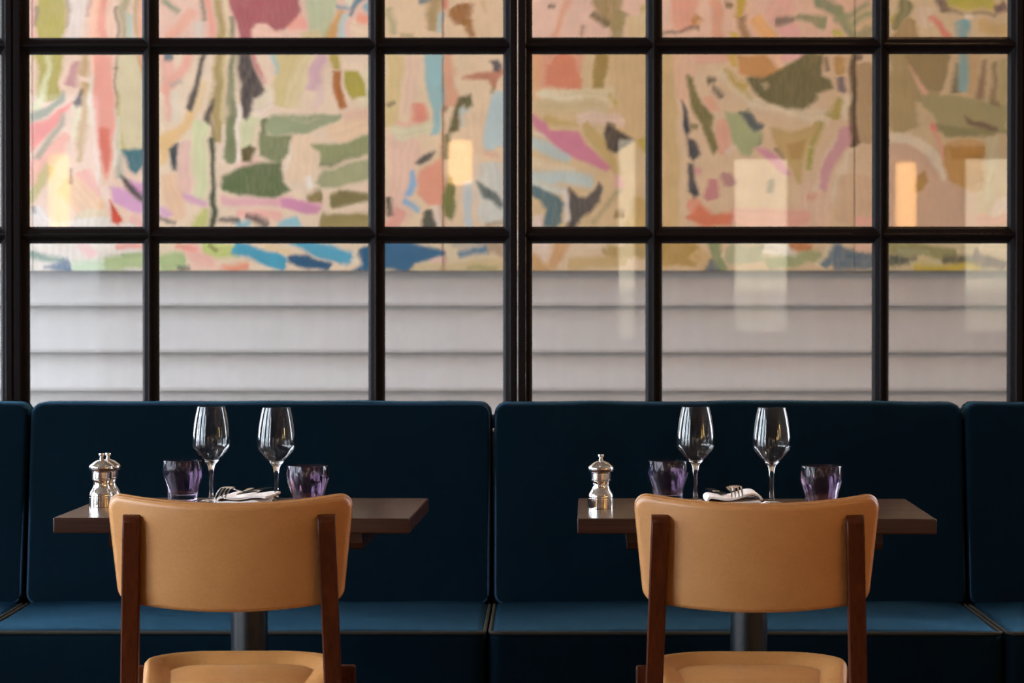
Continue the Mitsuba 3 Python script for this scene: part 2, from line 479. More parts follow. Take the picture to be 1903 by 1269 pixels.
28.8,82.7,30.6,82.9,2.1,2.1,0,307,247,70
11.5,77.2,10.6,74.1,0.7,0.7,0,116,70,46
11.9,68.9,11.9,13.1,43.6,43.6,0,412,299,164
3,68.2,3.7,57.3,16.7,12.6,0,454,213,135
4.8,66.4,6,58,8.4,8.8,0,413,139,74
-4.1,68.2,-4.4,54.9,3.6,2.5,0,459,240,120
17.1,68.5,15.5,57,2.9,1.7,0,218,153,44
25.4,68.5,25.4,43.1,13.9,13.3,0,397,274,138
-2.9,55.6,19.8,54.8,3.2,5,0,438,355,217
-3.2,51.8,18.4,51.4,4.2,3.9,0,380,296,161
-1.5,47.1,9.7,46.4,3.1,0.8,0,333,234,80
18.5,55.7,21.9,53,1,1.3,0,321,226,54
10,47.6,22.6,48.3,4.2,4.2,0,474,342,256
11.8,46.2,22.6,30.1,2.5,2.5,0,320,225,75
-5.5,40.3,6.2,35.2,3.1,3.8,0,285,345,324
-5.2,34.3,7.9,30.5,2.8,2.8,0,466,371,243
-5.5,29.8,13.2,28.3,3.6,3.6,0,307,368,348
-5,27.4,5.1,24.2,2.8,2.8,0,357,374,321
18.9,46,20.2,46.1,1.4,1.3,0,117,97,36
29.9,41.1,31.6,38,2.8,3.1,0,288,214,25
21.5,31.5,22.7,26,2,2.8,0,425,216,203
-3.6,16.9,-2.2,13.1,4.2,4.2,0,479,370,309
5.3,23.5,5.7,15.2,1.8,1.5,0,471,419,358
22.7,25.1,13.4,15.5,1.8,1.7,0,268,210,110
21.3,18.1,23.3,17.8,2.8,2.5,0,190,109,28
29.2,21.4,27.5,13.1,5.6,7.7,0,344,230,78
11.9,9.6,11.9,-0.9,43.6,43.6,0,430,326,213
4.1,8.5,0.6,1.6,4.5,3.5,0,371,204,88
-0.8,8.5,-4.3,4,4.2,4.2,0,446,349,273
-5,4.7,-2.4,-0.2,2.5,5.3,0,349,201,78
17.7,5.9,33,6.8,4.2,7.3,0,269,183,60
6.5,1.8,24,3.2,3.2,3.6,0,339,240,101
11.4,7.8,18.4,8.3,2,2.2,0,474,361,255
-5.3,43.7,10.7,37.5,1,0.7,0,469,407,327
4.8,24.2,6.2,15.2,1.5,1.1,0,490,424,362
12.8,40.3,19.1,35.4,1.1,0.7,0,485,396,267
-4.6,56,10.7,53.9,1.7,1.3,0,468,402,272
69.6,87,69.6,72.3,71.8,71.8,0,508,329,232
42.8,86.3,42.8,77.2,8.6,7.7,0,487,232,153
52.6,86.3,53.3,72.3,2.5,4.3,0,474,230,141
36.2,74.1,47,76.5,1,1.1,0.6,100,66,45
45.9,77.8,47.5,79.7,2,2,0,330,152,34
55.7,84.2,57.3,84.1,2.4,2.1,0,123,86,30
61.1,86.3,59.4,80.2,4.3,2.5,0,337,229,28
58.5,75,58,72.7,2.5,2.1,0,378,263,38
60.8,79.7,62,74.1,2.8,3.1,0,231,131,59
65.5,79,70.3,73,3.9,4.9,0,523,272,93
74.2,84.9,71.4,79,8.4,7,0,509,285,220
72.4,79.2,77.5,79,3.2,3.1,0,106,90,76
73.8,75.1,78.7,75.8,3.3,3.6,0,532,280,251
99.3,80,99.3,72.3,10.5,11.2,0,431,321,188
78.7,80.2,86.4,78.3,2.5,4.3,0,166,177,90
84.3,84.6,92,81.3,3.5,3.8,0,131,164,91
91.3,81.8,95.9,74.6,3.6,2.8,0,156,181,93
94.8,77.8,102.1,81.1,2,2.2,0,214,233,120
90.6,78.3,101,83.9,1.7,1.7,0,184,207,106
89.7,74.4,92.3,74.4,2.5,2.1,0,314,302,31
96.2,73.7,103.5,76,2.8,3.1,0,214,200,108
69.6,68.9,69.6,13.1,71.8,71.8,0,454,328,204
37.6,68.5,38.6,13.1,4.6,5.9,0,390,270,121
43.1,68.5,42.1,53.2,8.6,3.9,0,484,302,196
47,67.3,56.7,67.6,4.2,3.9,0,475,263,182
71.4,68.5,73.6,64.3,4.3,1.7,0,561,344,222
73.8,68,81.2,68.3,3.6,3.2,0,523,281,252
57.8,68.5,58.6,64.3,2.9,2,0,377,246,38
53.3,62.6,65.8,52.8,2.7,3.6,0,468,375,245
64.4,52.5,88.1,47.6,4,4.5,1,479,390,260
54.8,63.3,62.5,57.4,1,2.7,0,318,229,48
61.5,57.1,64.8,53.9,1.1,0.8,0,340,248,71
50.9,59.8,52.6,59.7,2.1,1.8,0,75,67,40
52.1,57.8,55.2,55,0.8,1.7,0,41,45,39
87.3,67.3,88.3,63.6,1.7,1.7,0,107,74,46
92.2,66.8,92.7,62.6,3.5,3.5,0,294,168,51
92.5,60.8,92.5,56.7,2.7,2.7,0,89,75,90
91.5,53.4,89.9,48.1,2.8,3.8,0,258,212,51
93.8,54.9,93.7,47.6,2.8,2.5,0,487,412,288
100.3,64,100.7,40.6,6.6,5.6,0,263,186,97
96.2,67.8,96.2,39.9,1.3,2.5,0,71,48,28
96.5,67.3,98.2,67.3,2.4,2.1,0,109,76,63
45.6,45.8,47.3,45.8,1.7,1.8,0,101,97,37
51,55,51.6,50.6,3.6,3.3,0,464,246,166
55,46.9,55.7,37.8,4.2,5.9,0,476,248,169
58.5,48.3,63,37.3,4.2,4.2,0,250,264,142
62,49.5,66.6,40.6,3.2,3.8,0,176,199,106
60.1,49.9,66.6,44.9,1.1,2.2,0,48,69,81
72.6,39,75,35.1,1.7,1.3,0,86,56,74
85.5,46.2,83.6,39.4,3.2,2.2,0,239,208,43
83.4,38.2,82.4,32.7,2.2,1.5,0,207,206,23
95.5,38.5,88.5,22.5,2,2,0,491,401,286
96.8,28.4,97.2,17.2,11.9,13.3,0,424,291,179
83.9,27,83.9,13.1,9.8,10.5,0,478,323,221
52,28.1,51.5,23.7,2.9,4.5,0,334,131,136
56,30.5,56.9,27.4,3.5,3.6,0,317,157,152
46.3,31.8,47.8,31.8,2.1,2,0,438,197,191
45.9,21.4,49.4,15.5,4.9,6.3,0,470,197,126
44.2,16.9,57.8,15.9,1.4,3.6,0,423,120,59
58.1,16.5,81.9,16.5,6.3,4.6,0,481,246,185
82.7,23.5,84.1,23.4,1.8,1.5,0,460,213,143
96.8,15.9,103.8,15.9,3.5,3.8,0,508,258,198
70,28.3,70,25.1,1.7,1.7,0,150,140,96
69.6,9.6,69.6,-0.9,71.8,71.8,0,431,319,194
35.8,5.4,45.9,5.4,8.6,8.6,0,274,175,43
45.9,5.7,50.1,1.6,4.2,4.2,0,374,258,114
52,8.5,54.1,0.2,4.2,4.3,0,136,178,81
51,3.4,51.3,-0.5,1.1,3.8,0,32,67,106
55,5.4,56.6,5.4,1.8,1.7,0,471,385,252
57.1,5.2,67.6,5.4,5.9,5.3,0,251,265,157
69,6.9,77.3,5.9,4.2,3.9,0,516,486,411
77.3,8.5,82.9,7.1,3.5,3.2,0,345,126,43
69.6,2.3,85.7,4.7,4.2,4.2,0,208,238,112
88.5,6.9,85,1.6,1.3,1.5,0,468,414,281
87.1,1.6,91.6,7.6,3.1,2.7,0,59,114,151
91.6,4.3,103.8,3.2,7.3,5.9,0,52,95,127
96.8,8.3,103.8,7.5,2.7,3.1,0,504,324,224
41.4,52.8,42.8,43.7,0.8,0.8,0,490,357,256
61.6,41,56.7,36.8,1.4,1.8,0,483,389,293
81.2,43.7,77,31.2,0.7,0.7,0,461,361,218
90.2,41,83.9,25.6,1.1,1.4,0,502,397,302
140.4,87,140.4,72.3,69.8,69.8,0,459,358,220
108.5,79.9,110.4,80.2,2.8,2.5,0,322,258,56
112.3,84.2,109.9,76.9,5.2,2.5,0,123,132,59
114.2,78.6,112.7,72.7,3.9,8.6,0,250,177,80
118.9,82.1,118.9,77.4,5.9,4.9,0,495,399,285
123.1,86.3,125.2,81.3,3.5,2.8,0,93,71,60
126.3,84.2,139.5,84.2,3.6,3.6,0,334,315,41
124.2,81.3,140.9,81,0.7,0.7,0,114,83,54
140.9,82.7,143.3,83.6,2.7,2.9,0,86,58,64
120.5,79.7,126.3,73.2,1.4,3.1,0,486,144,109
130.8,78.3,130.8,72.7,3.6,2.9,0,122,273,299
131.8,80,133.6,80.2,2.1,2,0,534,478,370
136.7,76.9,145.4,75.7,4.2,4.2,0,404,283,117
140.4,68.9,140.4,13.1,69.8,69.8,0,392,299,173
118.9,68.5,116.1,55.6,14.6,12.6,0,219,169,81
122.6,67.8,121.7,58.4,7.3,5.6,0,161,132,67
109.7,68.2,111.6,45.8,5.3,9.1,0,243,190,90
113.7,65,118.6,54.9,0.7,2.7,0,436,266,176
133.6,68.2,133.6,55.3,2.9,2.5,0,377,258,126
129,65,129,56,0.8,2.9,0,84,72,38
130.9,68.9,131.1,56.6,3.2,2.8,0,132,254,256
136.7,66.4,136.7,53.9,1.3,2.9,0,164,105,65
140.6,65,140.7,52.4,1.3,2.5,0,152,118,66
143.3,65.7,143.7,44.4,2.8,3.2,0,281,244,116
118.9,53.9,143.3,49,4.2,6.7,0,224,201,97
122.8,45.8,144.7,44.3,2.2,1.4,0,151,146,65
131.2,48.3,141.6,45,1.3,1,-0.6,94,65,46
139.6,52.8,142.3,52.5,1,1,0,76,65,40
112.7,32.6,120.3,15.9,17.4,25.1,0,413,266,182
108.5,42.5,117,40.4,1.7,1.4,0,491,402,278
116.3,40.6,126,27.7,1.4,1.4,0,497,411,288
120.9,46.9,125.3,30.8,1.5,1.8,0,439,201,148
120.5,46,122.4,45.5,2.4,2.1,0,436,142,107
131.5,39.6,132.2,26.3,12.6,10.5,0,358,216,86
124.9,37.5,136.9,37.5,4,4.3,0,273,141,36
126.3,30.5,139.9,29.8,4.9,5,0,312,171,51
117.9,30.1,117.5,26,3.5,3.6,0,250,150,47
116.5,20,122.1,18.6,2.8,2.8,0,436,199,146
140.2,41.7,138.5,22.1,4.5,3.5,0,392,337,203
140.6,17.2,144.4,20,3.5,6.3,0,461,352,275
112.7,15,144.7,15.9,4.2,4.2,0,473,246,175
140.4,9.6,140.4,-0.9,69.8,69.8,0,383,316,186
107.8,7.5,127.3,5.2,4.5,4.2,0,161,162,61
110.6,6.1,119.6,5.4,1.8,1.8,0,219,218,119
107.8,3.2,115.8,3.2,3.8,2,0,39,60,48
114.4,2.1,122.8,2.6,1.8,1.8,0,371,327,177
124.2,3.6,135.3,2.6,2.5,3.6,0,67,68,45
134.6,4.3,144,1.1,4.2,3.8,0,76,57,63
115.4,0.6,136,0.8,2.4,2.5,0,354,269,25
137.4,6.8,145.4,5.4,4.3,4.3,0,431,350,232
P,376,306,183,-136.4,68.1,-130.3,68.1,-127.8,50.2,-127.8,38.5,-133.6,37.9,-135.0,44.6
P,449,185,135,-143.8,68.1,-138.9,68.1,-137.3,49.2,-138.2,35.3,-140.1,28.8,-142.0,32.5,-143.4,43.7
P,386,93,61,-142.3,44.6,-139.2,44.6,-139.4,35.3,-140.3,31.6,-141.6,35.3
P,183,183,128,-163.9,49.2,-158.2,52.0,-153.6,56.5,-153.8,53.4,-158.2,49.2,-163.9,46.7
P,447,132,105,-163.9,45.8,-158.2,47.8,-151.3,53.0,-154.1,47.8,-163.9,37.9
P,210,178,115,-163.1,35.8,-159.6,40.9,-153.1,49.0,-153.6,46.5,-161.5,35.3
P,42,29,27,-150.6,53.0,-147.5,57.1,-148.2,52.5,-149.9,51.8
P,18,83,95,-135.0,37.6,-127.8,38.3,-127.6,33.9,-130.6,30.9,-132.7,32.5
P,367,181,277,-138.5,26.0,-134.1,25.5,-127.6,20.9,-127.6,17.6,-131.7,19.0,-137.3,22.0
P,359,162,258,-132.7,28.8,-127.6,26.5,-127.6,22.3,-131.7,25.5
P,42,32,35,-135.4,29.5,-133.5,28.7,-127.6,22.3,-127.6,20.8,-134.3,26.7
P,337,28,13,-138.9,22.5,-134.9,16.2,-136.4,14.9,-138.2,15.4
P,450,281,120,-123.1,42.7,-115.5,46.5,-113.8,50.3,-111.5,49.9,-113.4,45.1,-118.3,40.9,-120.8,37.6,-121.5,33.9,-123.1,33.9
P,54,39,31,-109.8,68.3,-108.9,68.3,-111.6,53.9,-113.0,50.3,-114.4,51.3
P,54,39,31,-105.8,54.6,-106.1,50.6,-107.9,46.8,-109.0,47.8
P,20,29,33,-120.2,38.5,-117.5,40.5,-117.9,31.5,-119.0,31.5
P,27,39,19,-107.1,41.8,-106.2,42.3,-105.2,26.0,-105.8,13.2,-107.4,13.2,-106.6,26.0
P,39,29,27,-98.2,68.3,-95.0,68.3,-90.0,57.1,-93.5,54.3,-95.3,47.8,-96.7,48.7
P,112,123,55,-101.0,49.2,-99.6,49.2,-99.6,35.1,-103.0,35.5
P,54,42,9,-97.0,38.5,-94.5,39.8,-92.8,38.5,-94.0,34.5,-96.6,34.7
P,221,54,58,-101.5,87.0,-79.3,87.0,-78.4,81.4,-81.3,78.6,-83.4,76.4,-86.2,76.0,-88.3,77.9,-91.8,77.9,-94.2,75.8,-95.2,72.3,-97.5,72.3,-98.2,77.9,-100.3,82.8
P,117,130,57,-91.5,43.2,-81.2,42.4,-82.6,36.8,-85.3,34.2,-91.2,35.9
P,62,85,30,-102.9,29.5,-98.7,32.2,-92.5,33.8,-84.9,34.2,-83.9,27.7,-81.5,24.8,-86.9,23.4,-98.0,24.4,-102.7,26.2
P,183,199,106,-90.2,46.4,-86.9,48.3,-77.1,46.5,-66.5,49.2,-66.5,47.6,-77.1,43.3,-86.9,42.9,-89.8,44.3
P,153,166,69,-74.8,39.4,-66.6,39.9,-55.1,43.2,-55.1,38.0,-63.2,35.6,-71.9,34.2,-72.7,37.5
P,205,205,104,-73.8,27.6,-70.8,31.9,-55.1,35.9,-55.1,29.7,-66.6,26.2,-72.2,26.2
P,122,100,33,-69.6,24.1,-66.6,25.1,-57.4,24.2,-57.1,22.5,-66.6,20.6,-69.2,20.6
P,181,138,47,-71.3,15.7,-68.0,17.9,-57.1,16.9,-55.8,13.1,-71.7,13.1
P,362,142,214,-84.9,22.5,-77.8,22.1,-72.4,19.7,-73.5,17.8,-78.5,18.9,-84.2,20.2
P,237,73,15,-68.5,62.9,-66.0,63.3,-65.7,57.7,-64.1,51.8,-66.0,51.3,-68.2,56.3
P,224,188,23,-64.3,63.3,-60.2,63.3,-57.7,54.9,-62.1,54.4,-64.0,57.7
P,34,184,250,-99.2,8.9,-92.5,6.9,-83.9,4.0,-83.6,0.2,-87.0,0.4,-92.5,3.9,-99.6,5.6
P,7,50,102,-82.5,4.6,-77.1,5.2,-69.1,1.6,-71.5,0.4,-79.9,1.8
P,44,201,274,-81.6,8.9,-72.9,8.9,-62.3,4.3,-66.0,2.5,-74.3,5.2
P,6,57,114,-54.8,8.9,-59.8,6.9,-57.4,4.0,-61.3,0.2,-54.8,0.2
P,169,288,286,-39.2,68.9,-33.7,68.9,-33.8,54.9,-35.1,43.4,-37.1,42.9,-36.1,49.3,-38.0,54.9,-39.2,62.6
P,287,351,343,-17.9,54.9,-14.0,56.4,-14.0,39.4,-21.1,40.8
P,296,119,70,-27.0,60.8,-23.4,62.2,-18.5,62.6,-15.7,64.0,-14.3,62.7,-16.3,60.5,-17.3,57.6,-18.5,58.4,-19.9,60.1,-23.4,60.1
P,38,40,50,-18.6,66.4,-16.4,66.6,-15.6,64.7,-16.6,62.8,-17.8,63.1,-17.7,64.9
P,64,62,24,-28.7,54.9,-24.6,55.6,-24.3,52.8,-26.0,51.8,-26.7,53.0,-28.4,51.8,-29.2,44.1,-31.9,43.6,-30.7,48.6
P,85,98,23,-33.3,25.6,-31.7,29.6,-29.9,25.6,-29.7,20.0,-31.3,16.3,-33.1,17.8
P,452,183,118,-33.8,35.2,-33.8,21.3,-37.3,20.9,-41.3,24.1,-41.7,29.1,-38.7,32.7
P,39,39,42,-41.7,34.2,-39.8,36.6,-36.0,37.3,-37.5,35.4,-40.5,33.5
P,56,82,76,-22.5,27.8,-19.9,26.5,-17.0,24.2,-14.7,20.7,-15.6,19.9,-18.5,22.3,-20.9,23.4
P,49,51,35,-39.9,15.7,-38.4,18.8,-36.8,18.4,-35.8,13.1,-39.6,13.1
P,16,72,135,-52.1,8.9,-44.7,8.9,-39.4,7.6,-33.4,6.1,-37.3,4.6,-42.2,3.2,-44.7,0.5,-52.1,0.5
P,409,144,80,-1.3,64.7,6.5,66.2,10.9,59.8,10.2,57.2,-0.4,58.3
P,203,140,40,15.1,68.9,18.5,68.9,16.8,57.6,14.4,57.6,14.9,62.6
P,373,121,176,-5.9,49.2,-1.5,46.4,-0.1,43.9,9.0,43.9,11.5,39.6,19.4,32.5,17.7,31.7,12.1,34.1,5.1,37.3,0.1,40.8,-3.4,45.0
P,339,241,92,10.6,46.5,14.2,44.6,19.2,38.2,23.1,30.4,21.4,30.4,17.5,35.4,13.4,39.4,11.3,42.9
P,34,29,26,17.5,42.9,18.5,46.0,19.9,45.3,22.6,43.9,27.3,41.0,24.1,39.4,21.2,36.9,18.6,38.0
P,45,93,104,-6.4,26.6,-2.5,25.8,2.5,23.0,4.4,20.7,3.5,17.9,4.2,15.0,2.3,13.3,-1.3,14.3,-0.4,18.6,-2.7,22.0,-6.4,24.2
P,36,37,40,6.4,25.8,9.0,23.3,12.1,23.0,14.2,25.1,15.9,27.8,17.3,26.3,16.4,22.0,12.9,19.2,10.2,16.8,7.4,13.1,5.8,13.1,7.1,16.9,6.2,20.7
P,364,179,60,60.0,67.6,68.6,68.3,72.2,64.0,74.3,63.1,67.2,61.0,63.0,61.0,60.1,62.4
P,73,73,29,62.9,60.1,67.2,61.2,74.2,63.3,80.5,68.0,86.2,68.3,86.0,61.5,89.3,60.1,89.7,57.7,84.4,55.9,84.1,53.4,80.5,51.4,74.2,51.6,69.3,53.4,65.0,56.6
P,262,228,140,67.1,59.2,68.3,59.8,69.2,58.7,68.2,57.7
P,331,233,92,69.7,44.9,75.6,43.7,85.7,46.8,82.7,41.0,80.6,34.7,79.2,27.4,77.9,27.4,76.8,32.6,72.6,38.9
P,278,176,60,75.6,40.3,81.3,41.0,79.9,35.4,77.0,35.4
P,98,93,29,43.6,61.7,45.3,60.6,46.4,57.0,49.8,50.9,51.7,48.6,51.3,44.4,53.5,38.9,51.9,37.0,49.6,41.0,48.6,46.5,45.4,52.8
P,18,28,40,42.3,53.0,43.9,50.7,44.9,44.4,43.5,42.9,42.7,45.8
P,16,25,37,43.7,42.0,45.6,41.4,47.5,37.5,45.6,35.2,44.1,36.8
P,18,29,39,44.1,34.0,45.6,33.8,46.1,28.4,47.7,24.2,46.3,23.0,44.4,25.6
P,234,257,130,55.2,50.0,60.2,50.2,66.6,44.4,66.0,40.8,63.4,37.3,60.8,38.0,57.3,44.4
P,48,64,72,60.1,50.2,63.7,48.8,66.9,45.1,65.3,44.3
P,397,201,215,91.5,43.7,95.7,45.6,95.2,41.0,91.1,35.4,88.3,29.8,86.9,25.1,85.3,26.2,86.2,31.9,89.4,38.2
P,408,178,226,65.5,39.0,69.3,38.3,74.3,34.1,76.1,30.4,74.2,30.3,70.2,34.5
P,68,48,27,95.6,68.5,96.7,68.5,96.9,46.5,98.1,40.1,95.3,40.1,95.7,46.5
P,433,124,63,43.7,16.9,47.7,20.9,50.6,17.2,57.7,16.9,57.7,14.3,49.1,14.7
P,183,142,67,112.5,68.5,125.8,68.5,125.8,61.9,122.4,57.6,118.9,58.3,115.3,62.6
P,223,205,100,117.4,55.0,126.6,55.0,142.1,51.6,143.7,45.0,130.1,44.3,123.7,45.7,120.9,50.0,117.4,52.0
P,151,145,64,122.6,46.5,128.0,45.5,140.7,44.4,140.7,42.9,125.2,42.9
P,94,65,46,131.0,48.8,133.6,47.0,141.4,45.5,141.4,44.3,135.7,45.0,132.0,46.7
P,407,277,192,107.2,41.0,114.0,41.0,119.6,36.8,123.8,30.5,129.4,26.9,134.6,23.5,134.6,12.9,107.2,12.9
P,484,406,291,107.2,43.2,114.2,43.2,120.5,38.9,126.1,29.8,124.9,28.6,118.9,36.6,113.3,40.8,107.2,40.8
P,323,185,59,125.8,39.0,136.6,37.5,135.8,29.8,133.6,26.2,128.0,27.6,125.8,29.8,124.4,34.0
P,273,142,36,126.6,38.9,136.5,37.5,136.2,35.0,127.0,35.4
P,250,150,47,117.0,29.8,119.1,30.5,119.5,28.1,117.9,25.6,116.1,24.6,116.0,26.7
""".strip().split('\n')
STROKES = [tuple(float(x) for x in row.split(',')) for row in PAINT if row[0] != 'P']
SHAPES = [[float(x) for x in row.split(',')[1:]] for row in PAINT if row[0] == 'P']      # flat patches: colour, then corners


def mural_fn(lo, hi):
    mine = [s for s in STROKES if max(s[0], s[2]) + max(s[4], s[5]) / 2 > lo - 3 and min(s[0], s[2]) - max(s[4], s[5]) / 2 < hi + 3]

    patches = [(s[:3], np.array(s[3:]).reshape(-1, 2)) for s in SHAPES if max(s[3::2]) > lo - 3 and min(s[3::2]) < hi + 3]

    def fn(p, n, uv):
        u, v = p.x * 100.0, (p.z - 1.253) * 100.0
        v = dr.select(v > 86, 172 - v, v)
        wu = (noise(u * 0.22, v * 0.22, 3.0) - 0.5) * 1.8 + (noise(u * 1.0, v * 1.0, 9.0) - 0.5) * 0.5
        wv = (noise(u * 0.22, v * 0.22, 13.0) - 0.5) * 1.8 + (noise(u * 1.0, v * 1.0, 19.0) - 0.5) * 0.5
        streak = noise(u * 1.6, v * 0.45, 31.0) - 0.5
        phase = 12.0 * noise(u * 0.04, v * 0.04, 53.0)
        r, g, b = mi.Float(0.6), mi.Float(0.5), mi.Float(0.42)
        for x0, y0, x1, y1, w0, w1, bow, cr, cg, cb in mine:
            big = max(w0, w1) >= 40
            L = max(math.hypot(x1 - x0, y1 - y0), 0.5)
            ux, uy = (x1 - x0) / L, (y1 - y0) / L
            dx, dy = (u if big else u + wu) - x0, (v if big else v + wv) - y0
            a = dx * ux + dy * uy
            s = dy * ux - dx * uy
            bristle = dr.sin(s * 2.6 + phase) if max(w0, w1) > 4 and not big else 0.0
            t = dr.clip(a / L, 0, 1)
            if bow:
                s = s - bow * 4 * t * (1 - t)
            e = (a - t * L) * (50.0 if big else 2.4)
            hw = 0.5 * (w0 + (w1 - w0) * t)
            soft = 2.0 if big else 1.7
            m = dr.clip(0.5 + (hw - dr.sqrt(e * e + s * s)) / soft, 0, 1)
            if not big:
                m = m * (0.9 + 0.2 * streak + 0.04 * bristle)
                cr, cg, cb = cr * (1 + 0.03 * bristle), cg * (1 + 0.03 * bristle), cb * (1 + 0.03 * bristle)
            k = 1 if big else 1
            r, g, b = r + (cr / 999 - r) * m, g + (cg / 999 - g) * m, b + (cb / 999 - b) * m
        for (cr, cg, cb), q in patches:
            px, py = u + wu * 0.7, v + wv * 0.7
            d, inside = mi.Float(1e6), mi.Float(1.0)
            for (ax, ay), (bx, by) in zip(q, np.roll(q, 1, 0)):
                ex, ey = float(bx - ax), float(by - ay)
                wx, wy = px - float(ax), py - float(ay)
                k = dr.clip((wx * ex + wy * ey) / (ex * ex + ey * ey), 0, 1)
                d = dr.minimum(d, dr.square(wx - ex * k) + dr.square(wy - ey * k))
                if abs(ey) > 1e-6:
                    inside = dr.select(((py >= float(ay)) != (py >= float(by))) & (wx < wy * (ex / ey)), -inside, inside)
            m = dr.clip(0.5 - (inside * dr.sqrt(d) - 0.25) / 1.3, 0, 1) * (0.95 + 0.12 * streak)
            r, g, b = r + (cr / 999 - r) * m, g + (cg / 999 - g) * m, b + (cb / 999 - b) * m
        tone = 1.0 + 0.10 * (noise(u * 0.25, v * 0.25, 41.0) - 0.5) + 0.05 * streak
        return mi.Color3f(dr.clip(r * tone, 0, 0.95), dr.clip(g * tone, 0, 0.95), dr.clip(b * tone, 0, 0.95))
    return fn


# ------------------------------------------------------------------ the room
struct('floor', mikit.ply(box(-3.4, 3.6, -2.1, 8.2, -0.1, 0.0), 'mat_floor'))
struct('ceiling', mikit.ply(box(-3.4, 3.6, -2.1, 8.2, 3.05, 3.2), 'mat_ceiling'))
struct('wall_right', mikit.ply(box(3.6, 3.75, -2.1, 8.2, -0.1, 3.2), 'mat_plaster'))


def holed_wall(name, along, a0, a1, z0, z1, holes, thick, m):
    """a wall with rectangular openings; along = 'x' (facing y) or 'y' (facing x)"""
    g = Polygon([(a0, z0), (a1, z0), (a1, z1), (a0, z1)])
    for (h0, h1, hz0, hz1) in holes:
        g = g.difference(Polygon([(h0, hz0), (h1, hz0), (h1, hz1), (h0, hz1)]))
    w = prism(g, abs(thick[1] - thick[0]))
    v = w.vertices
    q = np.empty_like(v)
    d = thick[0] + v[:, 2]
    q[:, 2] = v[:, 1]
    if along == 'x':
        q[:, 0], q[:, 1] = v[:, 0], d
    else:
        q[:, 0], q[:, 1] = d, v[:, 0]
    w = trimesh.Trimesh(q, w.faces, process=False)
    if w.volume < 0:
        w.invert()
    struct(name, mikit.ply(w, m))


LEFT_WINDOWS = [(2.1, 3.6), (3.95, 5.45), (5.8, 7.3)]
holed_wall('wall_left', 'y', -2.1, 8.2, -0.1, 3.2, [(a, b, 0.45, 2.9) for a, b in LEFT_WINDOWS], (-3.55, -3.4), 'mat_plaster')
BACK_WINDOWS = [(-3.2, -2.46, 0.3, 2.3), (0.36, 0.50, 0.9, 2.05), (1.00, 1.34, 0.94, 1.94), (2.27, 2.60, 0.94, 1.94)]
holed_wall('wall_back', 'x', -3.4, 3.6, -0.1, 3.2, BACK_WINDOWS, (-2.25, -2.1), 'mat_plaster')
wn = 5
for a, b in LEFT_WINDOWS:      # tall side windows, seen only in reflections
    k = f'window_{wn}'; wn += 1
    m = (a + b) / 2
    fr = join(box(-3.5, -3.44, a, a + 0.05, 0.45, 2.9), box(-3.5, -3.44, b - 0.05, b, 0.45, 2.9), box(-3.5, -3.44, a + 0.05, b - 0.05, 0.45, 0.5),
              box(-3.5, -3.44, a + 0.05, b - 0.05, 2.85, 2.9), box(-3.495, -3.445, m - 0.02, m + 0.02, 0.5, 2.85))
    scene[k + '__frame'] = mikit.ply(fr, 'mat_frame_paint')
    g = trimesh.Trimesh([(-3.47, a + 0.05, 0.5), (-3.47, b - 0.05, 0.5), (-3.47, b - 0.05, 2.85), (-3.47, a + 0.05, 2.85)], [(0, 1, 2), (0, 2, 3)], process=False)
    scene[k + '__pane'] = mikit.ply(g, 'mat_glass_pane')
    labels[k] = {'kind': 'structure'}
for a, b, z0, z1 in BACK_WINDOWS:  # unseen back windows, placed for the pale rectangles mirrored in the panes
    k = f'window_{wn}'; wn += 1
    fr = join(box(a, a + 0.025, -2.2, -2.14, z0, z1), box(b - 0.025, b, -2.2, -2.14, z0, z1), box(a + 0.025, b - 0.025, -2.2, -2.14, z0, z0 + 0.025), box(a + 0.025, b - 0.025, -2.2, -2.14, z1 - 0.025, z1))
    scene[k + '__frame'] = mikit.ply(fr, 'mat_frame_paint')
    g = trimesh.Trimesh([(a + .025, -2.17, z0 + .025), (b - .025, -2.17, z0 + .025), (b - .025, -2.17, z1 - .025), (a + .025, -2.17, z1 - .025)], [(0, 1, 2), (0, 2, 3)], process=False)
    scene[k + '__pane'] = mikit.ply(g, 'mat_dark_dimming_pane' if a < -1 else 'mat_dimming_pane')
    labels[k] = {'kind': 'structure'}

# the wall under and over the steel windows
WX0, WX1 = -3.4, 3.6
struct('wall_front', mikit.ply(join(box(WX0, WX1, 8.0, 8.2, -0.1, 0.85), box(WX0, WX1, 8.0, 8.2, 2.76, 6.0)), 'mat_plaster'))  # upper storey is unseen, raised to narrow the sky over the passage

# ------------------------------------------------------------------ the steel windows
PITCH, SEAM = 1.226, -0.076
ROWS = [0.866, 1.325, 1.785, 2.245]       # centres of the cross bars; head at 2.73
ZB, ZT = 0.855, 2.755


def bead_frame(x0, x1, z0, z1):
    """a mitred glazing bead round a pane: sloping face with a flat nose"""
    w1, w2 = 0.009, 0.0155
    yf, yg = 8.068, 8.088
    rings = [(0, yg + 0.004), (0, yf), (w1, yf + 0.004), (w1 + 0.002, yf + 0.007), (w2, yg - 0.004), (w2, yg + 0.004)]
    v, f = [], []
    for i, y in rings:
        v += [(x0 + i, y, z0 + i), (x1 - i, y, z0 + i), (x1 - i, y, z1 - i), (x0 + i, y, z1 - i)]
    n = len(rings)
    for a in range(n):
        b = (a + 1) % n
        for j in range(4):
            k = (j + 1) % 4
            f += [(a * 4 + j, a * 4 + k, b * 4 + k), (a * 4 + j, b * 4 + k, b * 4 + j)]
    m = trimesh.Trimesh(v, f, process=False)
    if m.volume < 0:
        m.invert()
    return m


